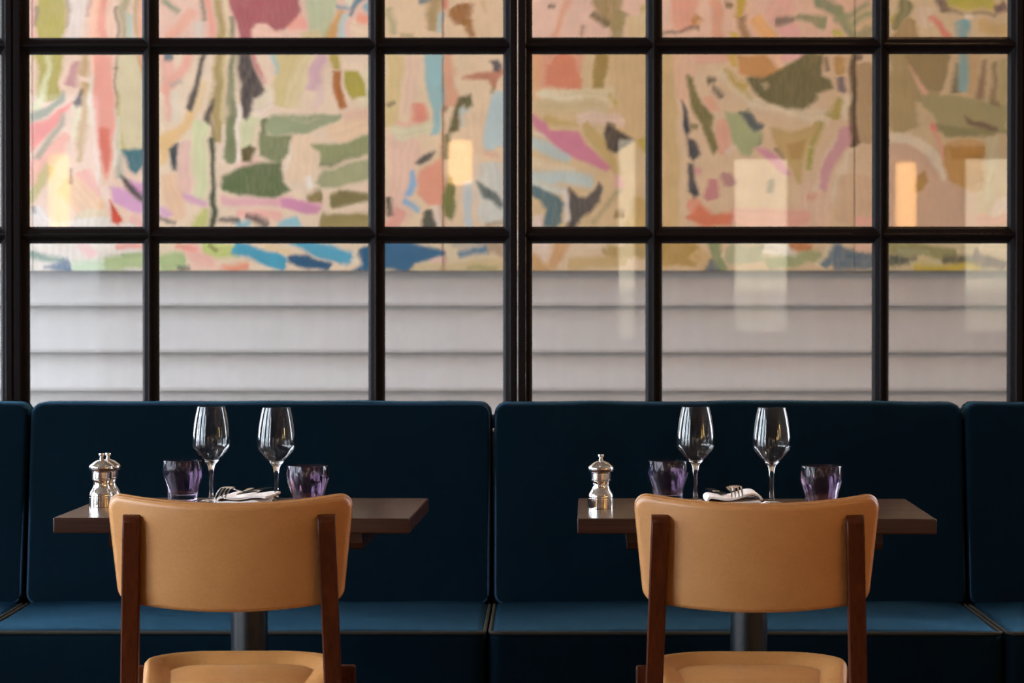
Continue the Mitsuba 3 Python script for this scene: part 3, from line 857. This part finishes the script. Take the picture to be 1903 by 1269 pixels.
def ridge(x0, x1, z0, z1, yf=8.058, yb=8.10, c=0.003):
    """a bar with a chamfered face"""
    b = m3.Manifold.cube((x1 - x0, yb - yf - c, z1 - z0)).translate((x0, yf + c, z0))
    if (x1 - x0) < (z1 - z0):
        q = [(x0 + c, yf), (x1 - c, yf), (x1, yf + c), (x1, yb), (x0, yb), (x0, yf + c)]
        p = prism(Polygon(q), z1 - z0); p.apply_translation((0, 0, z0))
        return p
    q = [(yf, z0 + c), (yf, z1 - c), (yf + c, z1), (yb, z1), (yb, z0), (yf + c, z0)]
    p = prism(Polygon(q), x1 - x0)
    v = p.vertices
    p = trimesh.Trimesh(np.stack([v[:, 2] + x0, v[:, 0], v[:, 1]], 1), p.faces, process=False)
    if p.volume < 0:
        p.invert()
    return p


def steel_window(n, i):
    X = SEAM + PITCH * i
    k = f'window_{n}'
    labels[k] = {'kind': 'structure'}
    stile = 0.0195
    P = lambda name, mesh, b='mat_frame_paint': put(name, mikit.ply(mesh, b), k)
    P('stile', ridge(X + 0.0012, X + stile, ZB, ZT, 8.050))
    P('stile', ridge(X + PITCH - stile, X + PITCH - 0.0012, ZB, ZT, 8.050))
    P('rail', ridge(X + stile, X + PITCH - stile, ZB, ROWS[0] + 0.006, 8.052))
    P('rail', ridge(X + stile, X + PITCH - stile, 2.72, ZT, 8.052))
    bw = 0.0085
    xs = [X + stile, X + 0.3315 - bw / 2 - 0.001, X + 0.8815 - bw / 2 + 0.001, X + PITCH - stile]
    xb = [X + 0.3315, X + 0.8825]
    for x in xb:
        P('upright_bar', ridge(x - bw / 2, x + bw / 2, ROWS[0] + 0.006, 2.72))
    cols = [(X + stile, xb[0] - bw / 2), (xb[0] + bw / 2, xb[1] - bw / 2), (xb[1] + bw / 2, X + PITCH - stile)]
    zs = [ROWS[0] + 0.006] + [z for r in ROWS[1:] for z in (r - 0.0045, r + 0.0045)] + [2.72]
    for r in ROWS[1:]:
        for c0, c1 in cols:
            P('cross_bar', ridge(c0, c1, r - 0.0045, r + 0.0045, 8.0585))
    for j in range(0, len(zs), 2):
        for c0, c1 in cols:
            z0, z1 = zs[j], zs[j + 1]
            q = [(c0 + .004, 8.089, z0 + .004), (c1 - .004, 8.089, z0 + .004), (c1 - .004, 8.089, z1 - .004), (c0 + .004, 8.089, z1 - .004)]
            pk = P('pane', trimesh.Trimesh(q, [(0, 1, 2), (0, 2, 3)], process=False), 'mat_glass_pane')
            put('glazing_bead', mikit.ply(bead_frame(c0 + .0005, c1 - .0005, z0 + .0005, z1 - .0005), 'mat_frame_paint'), pk)


for n, i in ((1, -2), (2, -1), (3, 0), (4, 1)):
    steel_window(n, i)

# ------------------------------------------------------------------ outside: the passage, the boarded wall and the mural
struct('ground', mikit.ply(box(-12, 1.95, 8.2, 10.7, -0.12, -0.02), 'mat_concrete'))
struct('wall_outside', mikit.ply(box(-4.2, 1.75, 10.55, 10.7, -0.1, 6.0), 'mat_siding'))  # carried up out of view to cut sky light in the passage
BOARDS = [-0.02, 0.12, 0.255, 0.39, 0.525, 0.66, 0.745, 0.872, 0.994, 1.142, 1.28, 1.42]
BOARDS += [1.42 + 0.14 * k for k in range(1, 33)]
for z0, z1 in zip(BOARDS[:-1], BOARDS[1:]):
    q = Polygon([(10.55, z0), (10.5205, z0), (10.5192, z0 + 0.010), (10.542, z1 + 0.012), (10.55, z1 + 0.012)])
    b = prism(q, 5.95)
    v = b.vertices
    b = trimesh.Trimesh(np.stack([v[:, 2] - 4.2, v[:, 0], v[:, 1]], 1), b.faces, process=False)
    if b.volume < 0:
        b.invert()
    put('siding_board', mikit.ply(b, 'mat_siding'), 'wall_outside')
struct('roof_passage_unseen', mikit.ply(join(box(-1.7, 0.4, 8.2, 9.85, 3.25, 3.4), box(0.4, 1.75, 8.2, 10.22, 3.25, 3.4)), 'mat_plaster'))  # unseen canopy, placed to cut the sky light on siding and mural
struct('wall_passage_end_unseen', mikit.ply(box(1.75, 1.95, 8.2, 10.7, -0.1, 6.0), 'mat_plaster'))  # unseen, placed to block sky light from the right

mural = thing('mural', 'abstract mural of pink, cream, olive and blue brush strokes outside the windows', 'mural')
PANELS = [-2.935, -1.635, -0.335, 0.965, 1.745]
for x0, x1 in zip(PANELS[:-1], PANELS[1:]):
    kb = f'mat_mural_{len(scene)}'
    scene[kb] = {'type': 'twosided', 'bsdf': {'type': 'principled', 'base_color': proc(mural_fn(x0 * 100, x1 * 100)), 'roughness': 0.55, 'specular': 0.25}}
    put('panel', mikit.ply(box(x0 + 0.0012, x1 - 0.0012, 10.5, 10.518, 1.253, 2.98), kb), mural)

# ------------------------------------------------------------------ the banquette
BX = [-2.325, -1.225, -0.132, 0.975, 2.08]
BQ = ['blue velvet banquette section cut off by the left edge of the photo', 'blue velvet banquette section behind the table with two pepper mills',
      'blue velvet banquette section behind the table with a single pepper mill', 'blue velvet banquette section cut off by the right edge of the photo']


def cushion_front(x0, x1, z0, z1, r=0.028):
    """an upright back cushion, local x, z and depth towards the room"""
    lay = [(0.0, 0.0), (0.0, 0.03), (0.0, 0.06)] + [(0.012 * (1 - math.cos(a)), 0.088 + 0.012 * math.sin(a)) for a in np.linspace(0, np.pi / 2, 7)]
    m = pillow([(x0, z0), (x1, z0), (x1, z1), (x0, z1)], r, lay, 0, 0.012, rings=16, n=240)
    return m


for (x0, x1), lab in zip(zip(BX[:-1], BX[1:]), BQ):
    k = thing('banquette', lab, 'banquette', None)
    g = 0.003
    zb, zt = 0.455, 0.927
    lean = lambda z: 7.718 + (z - 0.46) * 0.21
    c = cushion_front(x0 + g, x1 - g, zb, zt)
    v = c.vertices.copy()
    wob = (pnoise(np.stack([v[:, 0] * 3.1, v[:, 1] * 3.7, v[:, 2] * 0], 1), 4) - 0.5) * 0.006
    topw = (pnoise(np.stack([v[:, 0] * 9, v[:, 1] * 0, v[:, 2] * 0], 1), 8) - 0.5) * 0.004 * np.clip((v[:, 1] - 0.85) / 0.08, 0, 1)
    y = lean(v[:, 1]) + (0.10 - v[:, 2]) + wob
    c = trimesh.Trimesh(np.stack([v[:, 0], y, v[:, 1] + topw], 1), c.faces, process=False)
    if c.volume < 0:
        c.invert()
    put('backrest', mikit.ply(c, 'mat_velvet', True), k)
    pts, nin = outline([(x0 + g, zb), (x1 - g, zb), (x1 - g, zt), (x0 + g, zt)], 0.028, 300)
    pp = pts + nin * 0.006
    path = np.stack([pp[:, 0], lean(pp[:, 1]) + 0.005, pp[:, 1]], 1)
    put('piping', mikit.ply(tube(path, 0.0034, 8, True), 'mat_velvet_piping', True), k)
    # seat cushion
    lay = [(0.012, 0.0), (0.0, 0.012), (0.0, 0.13)] + [(0.024 * (1 - math.cos(a)), 0.142 + 0.024 * math.sin(a)) for a in np.linspace(0, np.pi / 2, 7)]
    s = pillow([(x0 + g, 7.10), (x1 - g, 7.10), (x1 - g, 7.80), (x0 + g, 7.80)], 0.02, lay, 0, 0.008, rings=16, n=240)
    v = s.vertices.copy()
    v[:, 2] += 0.297 + (pnoise(np.stack([v[:, 0] * 5, v[:, 1] * 5, v[:, 2] * 0], 1), 14) - 0.5) * 0.008 * np.clip((v[:, 2] - 0.15) / 0.02, 0, 1)
    put('seat_cushion', mikit.ply(trimesh.Trimesh(v, s.faces, process=False), 'mat_velvet', True), k)
    p2, n2 = outline([(x0 + g, 7.10), (x1 - g, 7.10), (x1 - g, 7.80), (x0 + g, 7.80)], 0.02, 240)
    p2 = p2 + n2 * 0.003
    put('piping', mikit.ply(tube(np.stack([p2[:, 0], p2[:, 1], np.full(len(p2), 0.456)], 1), 0.0042, 8, True), 'mat_worn_piping', True), k, 'worn olive brown piping')
    put('base', mikit.ply(rbox(x0 + g, x1 - g, 7.13, 7.98, 0.001, 0.296, 0.004), 'mat_velvet', 30), k)
    put('back_board', mikit.ply(join(rbox(x0 + g, x1 - g, 7.93, 7.985, 0.30, 0.89, 0.004)), 'mat_velvet', 30), k)

# ------------------------------------------------------------------ tables
def table(cx, cy, yaw, lab):
    k = thing('table', lab, 'table')
    W = T().translate([cx, cy, 0]).rotate([0, 0, 1], yaw)
    w, d = 0.693, 0.625
    put('tabletop', mikit.ply(rbox(-w / 2, w / 2, -d / 2, d / 2, 0.720, 0.75, 0.0035, 16), 'mat_walnut', 40), k, to_world=W)
    for s in (-1, 1):
        q = Polygon([(-0.24, 0.72), (-0.24, 0.697), (-0.232, 0.687), (-0.222, 0.683), (0.222, 0.683), (0.232, 0.687), (0.24, 0.697), (0.24, 0.72)])
        b = prism(q, 0.024)
        v = b.vertices
        b = trimesh.Trimesh(np.stack([s * 0.237 + v[:, 2] - 0.012, v[:, 0], v[:, 1]], 1), b.faces, process=False)
        if b.volume < 0:
            b.invert()
        put('cleat', mikit.ply(b, 'mat_walnut'), k, to_world=W)
    put('column', mikit.ply(lathe([(0, 0.03), (0.0375, 0.03), (0.0375, 0.705), (0.0, 0.705)], 48), 'mat_column', 40), k, to_world=W)
    put('mounting_plate', mikit.ply(rbox(-0.2, 0.2, -0.2, 0.2, 0.705, 0.7199, 0.003), 'mat_column', 30), k, to_world=W)
    put('foot', mikit.ply(lathe(smooth_profile([(0, 0.001), (0.2, 0.001), (0.215, 0.008), (0.2, 0.018), (0.06, 0.034), (0.0, 0.036)], 30), 48), 'mat_column', 40), k, to_world=W)
    return k


table(-0.608, 6.722, -1.3, 'dark walnut pedestal table on the left carrying two pepper mills')
table(0.405, 6.712, -0.7, 'dark walnut pedestal table on the right carrying one pepper mill')


# ------------------------------------------------------------------ chairs
def back_bend(x, hw=0.222, sag=0.082):
    return -sag * (1 - (x / hw) ** 2)


def chair_parts():
    a = math.radians(12)
    out = []
    # back pad: x across, s up the panel, t towards the camera (rear) side
    quad = [(-0.203, -0.100), (0.203, -0.100), (0.2225, 0.098), (-0.2225, 0.098)]
    th = 0.030
    lay = round_layers(th, 0.009, 6)
    lay = lay[:6] + [(0, 0.0135), (0.0025, 0.015), (0, 0.0165)] + lay[6:]
    m = pillow(quad, 0.026, lay, 0.004, 0.004, rings=18, n=220)

    def bend(v):
        x, s, t = v[:, 0], v[:, 1], v[:, 2]
        n = -t + back_bend(x)                       # along the panel's normal, minus = to the camera
        y = n * math.cos(a) - s * math.sin(a)
        z = 0.7325 + s * math.cos(a) + n * math.sin(a)
        return np.stack([x, y, z], 1)

    bm = trimesh.Trimesh(bend(m.vertices), m.faces, process=False)
    if bm.volume < 0:
        bm.invert()
    out.append(('backrest', mikit.ply(bm, 'mat_leather', True)))
    p, nin = outline(quad, 0.026, 260)
    for t in (0.0075, 0.0225):
        q = np.stack([*(p + nin * 0.0012).T, np.full(len(p), t)], 1)
        out.append(('backrest__piping', mikit.ply(tube(bend(q), 0.0020, 6, True), 'mat_leather_welt', True)))
    # posts, which run on as rear legs
    for s in (-1, 1):
        zs = np.array([0.788, 0.784, 0.775, 0.74, 0.70, 0.66, 0.62, 0.56, 0.50, 0.45, 0.40, 0.32, 0.22, 0.12, 0.0])
        yb = bend(np.array([[s * 0.174, 0.0, th + 0.003]]))[0]
        y0 = np.where(zs > 0.46, yb[1] - (zs - yb[2]) * math.tan(a), 0)
        yk = yb[1] - (0.46 - yb[2]) * math.tan(a)
        y0 = np.where(zs > 0.46, y0, yk - (0.46 - zs) * 0.14 + 0.02 * np.clip((0.46 - zs) / 0.1, 0, 1))
        yf = y0 - 0.026 + np.where(zs > 0.786, 0.019, np.where(zs > 0.782, 0.010, np.where(zs > 0.77, 0.002, 0)))   # rounded, sloping top
        yr = y0 + 0.004
        xc = s * (0.174 + np.clip(0.78 - zs, 0, 0.33) * 0.034)
        hw = np.where(zs > 0.3, 0.0160, 0.0145 - (0.3 - zs) * 0.008)
        v, f = [], []
        c = 0.0028
        for z, x, h, f0, r0 in zip(zs, xc, hw, yf, yr):
            v += [(x - h + c, f0, z), (x + h - c, f0, z), (x + h, f0 + c, z), (x + h, r0, z), (x - h, r0, z), (x - h, f0 + c, z)]
        n = 6
        for i in range(len(zs) - 1):
            for j in range(n):
                k = (j + 1) % n
                f += [(i * n + j, i * n + k, (i + 1) * n + k), (i * n + j, (i + 1) * n + k, (i + 1) * n + j)]
        for b0 in (0, (len(zs) - 1) * n):
            for j in range(1, n - 1):
                f.append((b0, b0 + j, b0 + j + 1) if b0 else (b0, b0 + j + 1, b0 + j))
        q = trimesh.Trimesh(np.array(v), np.array(f), process=False)
        if q.volume < 0:
            q.invert()
        out.append(('rear_leg', mikit.ply(q, 'mat_beech', 35)))
    # seat: dished, with a border that stands proud
    quad = [(-0.160, -0.045), (0.160, -0.045), (0.198, 0.458), (-0.198, 0.458)]
    lay = [(0.01, 0.0), (0.0, 0.008), (0.0, 0.040), (0.002, 0.049), (0.007, 0.055), (0.013, 0.056), (0.024, 0.0515), (0.036, 0.0435), (0.046, 0.0365), (0.050, 0.0335), (0.053, 0.0335), (0.060, 0.0365)]
    m = pillow(quad, 0.125, lay, 0, 0.010, rings=16, n=240)
    v = m.vertices.copy()
    k = np.clip((v[:, 1] - 0.02) / 0.28, 0, 1)
    v[:, 2] = np.where(v[:, 2] > 0.034, 0.034 + (v[:, 2] - 0.034) * (0.3 + 0.7 * k * k * (3 - 2 * k)), v[:, 2])
    v[:, 2] += 0.430 + (v[:, 1] - 0.45) * 0.035
    out.append(('seat', mikit.ply(trimesh.Trimesh(v, m.faces, process=False), 'mat_leather', True)))
    # frame under the seat and front legs
    fr = m3.Manifold(m3.Mesh(np.asarray(box(-0.2, 0.2, 0.03, 0.44, 0.385, 0.43).vertices, np.float32), np.asarray(box(-0.2, 0.2, 0.03, 0.44, 0.385, 0.43).faces, np.uint32))) - m3.Manifold.cube((0.36, 0.37, 0.2)).translate((-0.18, 0.05, 0.36))
    out.append(('seat_frame', mikit.ply(fr, 'mat_beech', 30)))
    for s in (-1, 1):
        x = s * 0.1975
        leg = m3.Manifold.batch_hull([m3.Manifold.sphere(0.005, 12).translate((x + dx * 0.0145, 0.445 + dy * 0.0145, 0.452)) for dx in (-1, 1) for dy in (-1, 1)]
                                     + [m3.Manifold.sphere(0.003, 12).translate((x + dx * 0.010 + s * 0.004, 0.452 + dy * 0.010, 0.003)) for dx in (-1, 1) for dy in (-1, 1)])
        out.append(('front_leg', mikit.ply(leg, 'mat_beech', 40)))
    return out


CHAIR = chair_parts()


def chair(x, y, yaw, lab):
    k = thing('dining_chair', lab, 'chair')
    W = T().translate([x, y, 0]).rotate([0, 0, 1], yaw)
    back = None
    for name, shape in CHAIR:
        if '__' in name:
            put(name.split('__')[1], shape, back, to_world=W)
        else:
            q = put(name, shape, k, to_world=W)
            back = q if name == 'backrest' else back
    return k


chair(-0.577, 6.03, 2.2, 'tan leather dining chair at the left table, the one carrying two pepper mills')
chair(0.376, 6.03, -1.4, 'tan leather dining chair at the right table, beside the single pepper mill')

# ------------------------------------------------------------------ things on the tables
ZT_ = 0.75


def at(x, y, rz=0.0, s=1.0):
    return T().translate([x, y, ZT_ + 0.0002]).rotate([0, 0, 1], rz).scale([1, 1, s])


def mill_parts():
    q = 0.000102
    body = [(0, 0), (249 * q, 0), (252 * q, 12 * q), (252 * q, 196 * q), (243 * q, 204 * q), (243 * q, 212 * q), (251 * q, 222 * q), (252 * q, 246 * q), (244 * q, 268 * q), (241 * q, 282 * q)]
    body += [tuple(a * q for a in t) for t in [(232, 305), (212, 335), (190, 370), (174, 410), (167, 450), (167, 500), (172, 538)]]
    band = [(0, 538 * q), (176 * q, 538 * q), (190 * q, 545 * q), (190 * q, 560 * q), (184 * q, 566 * q), (196 * q, 572 * q), (197 * q, 580 * q), (197 * q, 700 * q), (190 * q, 708 * q), (0, 708 * q)]
    cap = [(0, 712 * q)] + [tuple(a * q for a in t) for t in [(190, 712), (225, 728), (250, 755), (257, 785), (252, 812), (236, 838), (205, 862), (196, 868), (170, 890), (138, 912), (90, 935), (48, 948), (0, 950)]]
    knob = [(0, 948 * q)] + [tuple(a * q for a in t) for t in [(46, 948), (46, 975), (36, 988), (36, 1005), (56, 1018), (60, 1030), (60, 1062), (54, 1072), (0, 1074)]]
    body.append((0, 538 * q))
    return [('body', mikit.ply(lathe(body, 72), 'mat_silver', 32)), ('band', mikit.ply(lathe(band, 72), 'mat_silver', 32)),
            ('cap', mikit.ply(lathe(cap, 72), 'mat_silver', 50)), ('knob', mikit.ply(lathe(knob, 40), 'mat_silver', 32))]


MILL = mill_parts()


def mill(x, y, lab, s=1.0):
    k = thing('pepper_mill', lab, 'pepper mill')
    for name, shape in MILL:
        put(name, shape, k, to_world=at(x, y, 20, s))


mill(-0.908, 6.725, 'polished silver pepper mill on the left table, the front one of the pair')
mill(-0.903, 6.785, 'polished silver mill on the left table, half hidden behind the other mill', 0.98)
mill(0.105, 6.695, 'polished silver pepper mill standing alone on the left corner of the right table')

WG = [(0, 0), (0.034, 0), (0.0355, 0.0012), (0.030, 0.0028), (0.016, 0.0050), (0.0072, 0.0085), (0.0050, 0.014), (0.0043, 0.025), (0.0044, 0.045), (0.0050, 0.062), (0.0064, 0.072), (0.0090, 0.0795)]
bowl_out = smooth_profile([(0.0090, 0.0795), (0.0122, 0.0828), (0.0212, 0.0920), (0.0312, 0.1030), (0.0377, 0.1112), (0.0401, 0.1180), (0.0400, 0.1275), (0.0376, 0.1520), (0.0334, 0.1770), (0.0283, 0.1985)], 44)
bowl_in = smooth_profile([(0.0273, 0.1985), (0.0324, 0.1770), (0.0366, 0.1520), (0.0389, 0.1275), (0.0389, 0.1185), (0.0363, 0.1121), (0.0299, 0.1043), (0.0200, 0.0937), (0.0095, 0.0862), (0.0, 0.0842)], 44)
WINE = mikit.ply(lathe(list(map(tuple, smooth_profile(WG, 40))) + [tuple(p) for p in bowl_out[1:]] + [(0.0280, 0.1990), (0.0276, 0.1990)] + [tuple(p) for p in bowl_in], 72), 'mat_crystal', 50)
for x, y, lab in ((-0.7015, 6.885, 'clear stemmed wine glass on the left table, the left one of its pair'), (-0.562, 6.835, 'clear stemmed wine glass on the left table, right of the napkin'),
                  (0.3045, 6.885, 'clear stemmed wine glass on the right table, left of the napkin'), (0.459, 6.835, 'clear stemmed wine glass on the right table, right of the folded napkin')):
    single('wine_glass', WINE, lab, 'wine glass', None, to_world=at(x, y))


def rib(r, th, i):
    return r * (1 + 0.045 * np.abs(np.sin(th * 7 + i * 0.05)) * min(1, (i - 8) / 8, (43 - i) / 8)) if 9 <= i <= 42 else np.full(len(th), r)


tb_out = smooth_profile([(0.0, 0.0), (0.0275, 0.0), (0.0298, 0.002), (0.0303, 0.012), (0.0318, 0.026), (0.0355, 0.041), (0.0398, 0.055), (0.0416, 0.067), (0.0411, 0.0855)], 44)
tb_in = smooth_profile([(0.0393, 0.0855), (0.0396, 0.067), (0.0377, 0.055), (0.0332, 0.041), (0.0293, 0.026), (0.0260, 0.014), (0.0, 0.0115)], 30)
TUMBLER = mikit.ply(lathe([tuple(p) for p in tb_out] + [(0.0405, 0.0862), (0.0394, 0.0862)] + [tuple(p) for p in tb_in], 140, rib), 'mat_amethyst', 50)
for x, y, rz, lab in ((-0.768, 6.95, 0, 'purple ribbed glass tumbler on the left table, near the pepper mills'), (-0.4875, 6.70, 11, 'purple ribbed glass tumbler on the left table, right of the two wine glasses'),
                      (0.2495, 6.95, 5, 'purple ribbed glass tumbler on the right table, between pepper mill and wine glass'), (0.5505, 6.70, 16, 'purple ribbed glass tumbler on the right table, right of both wine glasses')):
    single('tumbler', TUMBLER, lab, 'tumbler', None, to_world=at(x, y, rz, 0.97 if y > 6.9 else 1.0))


def napkin(pts, depth, seed, th=0.0042):
    """a napkin folded over on itself: the band of cloth in section (x, z), drawn out in depth"""
    from scipy.interpolate import splprep, splev
    p = np.array(pts)
    tck, _ = splprep(p.T, s=0, k=3)
    c = np.array(splev(np.linspace(0, 1, 120), tck)).T
    d = np.gradient(c, axis=0)
    d /= np.linalg.norm(d, axis=1, keepdims=True)
    nn = np.stack([-d[:, 1], d[:, 0]], 1)
    ring = np.vstack([c + nn * th / 2, (c - nn * th / 2)[::-1]])
    n, rows = len(ring), 15
    v, f = [], []
    for i in range(rows):
        y = (i / (rows - 1) - 0.5) * depth
        e = 0.0 if 0 < i < rows - 1 else 0.0008
        for x, z in ring:
            w = pnoise(np.array([x * 40, y * 18, z * 60.0]), seed) - 0.5
            v.append((x + w * 0.004, y + (pnoise(np.array([x * 30, i * 0.0, z * 30.0]), seed + 3) - 0.5) * 0.006, max(z + w * 0.003 * min(1, z / 0.01), 0.0003)))
    for i in range(rows - 1):
        for j in range(n):
            k = (j + 1) % n
            f += [(i * n + j, i * n + k, (i + 1) * n + k), (i * n + j, (i + 1) * n + k, (i + 1) * n + j)]
    m = n // 2
    for b0, fl in ((0, False), ((rows - 1) * n, True)):
        for j in range(m - 1):
            q = [b0 + j, b0 + j + 1, b0 + n - 2 - j, b0 + n - 1 - j]
            t = [(q[0], q[2], q[1]), (q[0], q[3], q[2])]
            f += t if not fl else [x[::-1] for x in t]
    q = trimesh.Trimesh(np.array(v), np.array(f), process=False)
    if q.volume < 0:
        q.invert()
    return q


n1 = napkin([(-0.052, 0.0045), (-0.02, 0.0030), (0.02, 0.0028), (0.040, 0.0045), (0.0435, 0.0085), (0.038, 0.0112), (0.010, 0.0100), (-0.030, 0.0098), (-0.046, 0.0125), (-0.044, 0.0165), (-0.02, 0.0178), (0.03, 0.0212), (0.055, 0.0205)], 0.17, 2)
n2 = napkin([(-0.046, 0.0030), (0.0, 0.0028), (0.042, 0.0030), (0.0535, 0.0060), (0.0535, 0.0105), (0.045, 0.0120), (0.005, 0.0090), (-0.045, 0.0080), (-0.0545, 0.0120), (-0.052, 0.0180), (-0.045, 0.0195), (-0.02, 0.0165), (0.005, 0.0190), (0.020, 0.0240), (0.035, 0.0275), (0.050, 0.0240), (0.0560, 0.0150)], 0.16, 5)
single('napkin', mikit.ply(n1, 'mat_linen', 50), 'folded white linen napkin on the left table between its wine glasses', 'napkin', None, to_world=at(-0.620, 6.80, -6))
single('napkin', mikit.ply(n2, 'mat_linen', 50), 'folded white linen napkin on the right table between its wine glasses', 'napkin', None, to_world=at(0.3755, 6.80, 0))


def bent_plate(poly, th, zfn, step=0.004):
    m = m3.Manifold(m3.Mesh(np.asarray(prism(poly, th).vertices, np.float32), np.asarray(prism(poly, th).faces, np.uint32)))
    m = m.refine_to_length(step)
    q = tm(m)
    v = q.vertices.copy()
    v[:, 2] += zfn(v[:, 0], v[:, 1])
    return trimesh.Trimesh(v, q.faces, process=False)


def fork_mesh():
    """tines towards -y, handle towards +y; head arched, tines down"""
    out = [(-0.0045, 0.155), (0.0045, 0.155), (0.0060, 0.14), (0.0028, 0.06), (0.0030, 0.035), (0.0125, 0.012), (0.0130, 0.0)]
    g = Polygon(out + [(-x, y) for x, y in out[::-1] if True])
    g = g.buffer(0)
    tines = [Polygon([(x - 0.0018, 0.002), (x - 0.0006, -0.046), (x + 0.0006, -0.046), (x + 0.0018, 0.002)]).buffer(0.0004) for x in (-0.0110, -0.0037, 0.0037, 0.0110)]
    for t in tines:
        g = g.union(t)
    def z(x, y):
        return np.where(y < 0.035, 0.016 - ((y - 0.006) / 0.052) ** 2 * 0.019, 0.0109 - 0.010 * np.clip((y - 0.035) / 0.06, 0, 1) + 0.004 * np.clip((y - 0.10) / 0.05, 0, 1)) - (x / 0.013) ** 2 * 0.0012
    return bent_plate(g, 0.0018, z, 0.003)


def knife_mesh():
    out = [(-0.007, 0.17), (0.007, 0.17), (0.0085, 0.15), (0.0055, 0.085), (0.0075, 0.075), (0.0105, 0.04), (0.0105, 0.0), (0.004, -0.03), (-0.004, -0.036), (-0.0065, -0.02), (-0.0065, 0.075), (-0.0055, 0.085), (-0.0085, 0.15)]
    return bent_plate(Polygon(out).buffer(0.0008), 0.0022, lambda x, y: np.where(y > 0.08, 0.0012, 0.0), 0.006)


FORK, KNIFE = mikit.ply(fork_mesh(), 'mat_cutlery', 40), mikit.ply(knife_mesh(), 'mat_cutlery', 40)


def lie(x, y, z, rz, pitch=0.0, roll=0.0):
    return T().translate([x, y, z]).rotate([0, 0, 1], rz).rotate([1, 0, 0], pitch).rotate([0, 1, 0], roll)


single('fork', FORK, 'steel dinner fork lying tines down over the napkin on the left table', 'fork', None, to_world=lie(-0.652, 6.722, 0.7745, -14, 0, 0))
single('knife', KNIFE, 'steel table knife lying on the napkin on the left table', 'knife', None, to_world=lie(-0.622, 6.765, 0.7750, -13, 0, 2))
single('fork', FORK, 'steel dinner fork lying tines down over the napkin on the right table', 'fork', None, to_world=lie(0.378, 6.728, 0.7770, 2, 0, 0))
single('knife', KNIFE, 'steel table knife lying on the napkin on the right table', 'knife', None, to_world=lie(0.352, 6.755, 0.7745, 6, 0, 0))

# ------------------------------------------------------------------ lamps of the room
def wall_lamp(x, y, z, r, h, out, lab, power=1.0, group=None):
    """a tube lamp on a wall; out = direction from the wall into the room (degrees)"""
    k = thing('wall_lamp', lab, 'wall lamp', group)
    W = T().translate([x, y, z]).rotate([0, 0, 1], out)
    sh = lathe(smooth_profile([(0, -h / 2), (r * 0.8, -h / 2), (r, -h / 2 + 0.02), (r, h / 2 - 0.02), (r * 0.8, h / 2), (0, h / 2)], 20), 40)
    sh.apply_translation((0.12, 0, 0))
    put('shade', {**mikit.ply(sh, 'mat_lamp_off', 40), 'emitter': {'type': 'area', 'radiance': rgb(*(power * SCONCE * c for c in (1.0, 0.52, 0.16)))}}, k, to_world=W)
    put('bracket', mikit.ply(join(rbox(0.0005, 0.015, -0.03, 0.03, -h / 2 - 0.09, -h / 2 + 0.02, 0.003), rbox(0.01, 0.13, -0.012, 0.012, -h / 2 - 0.05, -h / 2 - 0.026, 0.003),
                                  rbox(0.1, 0.14, -0.02, 0.02, -h / 2 - 0.03, -h / 2 - 0.001, 0.003)), 'mat_brass', 30), k, to_world=W)


wall_lamp(1.95, -2.1, 1.71, 0.055, 0.36, 90, 'glowing tube lamp mirrored in the rightmost column of panes')
wall_lamp(-0.485, -2.1, 1.89, 0.065, 0.24, 90, 'short glowing lamp mirrored in the pane left of the centre post')
wall_lamp(-2.68, -2.1, 1.73, 0.055, 0.41, 90, 'glowing tube lamp mirrored in the leftmost column of panes')
for y, where in ((1.0, 'nearest the back wall'), (2.6, 'the middle one of three'), (4.2, 'nearest the banquette')):  # out of view, placed to warm the right halves of the chair backs
    wall_lamp(3.6, y, 1.75, 0.09, 0.5, 180, 'unseen amber tube lamp on the right wall of the room, ' + where, 5.0, 'unseen amber lamps along the right wall')


def unseen_downlight(x, y, where, z=3.05):  # out of view, placed to light seats and tables from above
    k = thing('unseen_ceiling_lamp', 'unseen warm round brass-rimmed ceiling lamp ' + where, 'ceiling lamp', 'unseen ceiling lamps of the dining room')
    put('housing', mikit.ply(lathe([(0.062, z - 0.001), (0.085, z - 0.001), (0.085, z - 0.02), (0.078, z - 0.03), (0.062, z - 0.03), (0.062, z - 0.001)], 40).apply_translation((x, y, 0)), 'mat_brass', 30), k)
    d = trimesh.creation.cylinder(0.061, 0.008, sections=32)
    d.apply_translation((x, y, z - 0.008))
    put('lens', {**mikit.ply(d, 'mat_lamp_off', 30), 'emitter': {'type': 'area', 'radiance': rgb(*(UNSEEN_DOWNLIGHT * c for c in WARM))}}, k)


for x, y, where in ((-1.7, 6.75, 'left of the table with two mills'), (-0.1, 6.75, 'above the gap between both tables'), (1.5, 6.75, 'right of the right table'),
                    (3.0, 6.75, 'beside the right wall above the banquette'), (0.4, 3.6, 'in the middle of the room'), (2.4, 3.6, 'in the middle of the room near the right wall'),
                    (0.0, -0.4, 'near the back wall'), (2.0, -0.4, 'in the back right corner of the room')):
    unseen_downlight(x, y, where)

# unseen lantern on the window wall, placed to warm the right of siding and mural
k = thing('unseen_wall_lantern', 'unseen warm wall lantern placed to light the right end of the passage', 'wall lantern')
ls = lathe(smooth_profile([(0, 2.9), (0.06, 2.9), (0.075, 2.93), (0.075, 3.1), (0.05, 3.14), (0, 3.14)], 20), 32)
ls.apply_translation((1.25, 8.36, 0))
put('shade', {**mikit.ply(ls, 'mat_lamp_off', 40), 'emitter': {'type': 'area', 'radiance': rgb(*(UNSEEN_LANTERN * c for c in (1.0, 0.6, 0.3)))}}, k)
put('bracket', mikit.ply(rbox(1.22, 1.28, 8.2005, 8.284, 2.96, 3.04, 0.004), 'mat_column', 30), k)
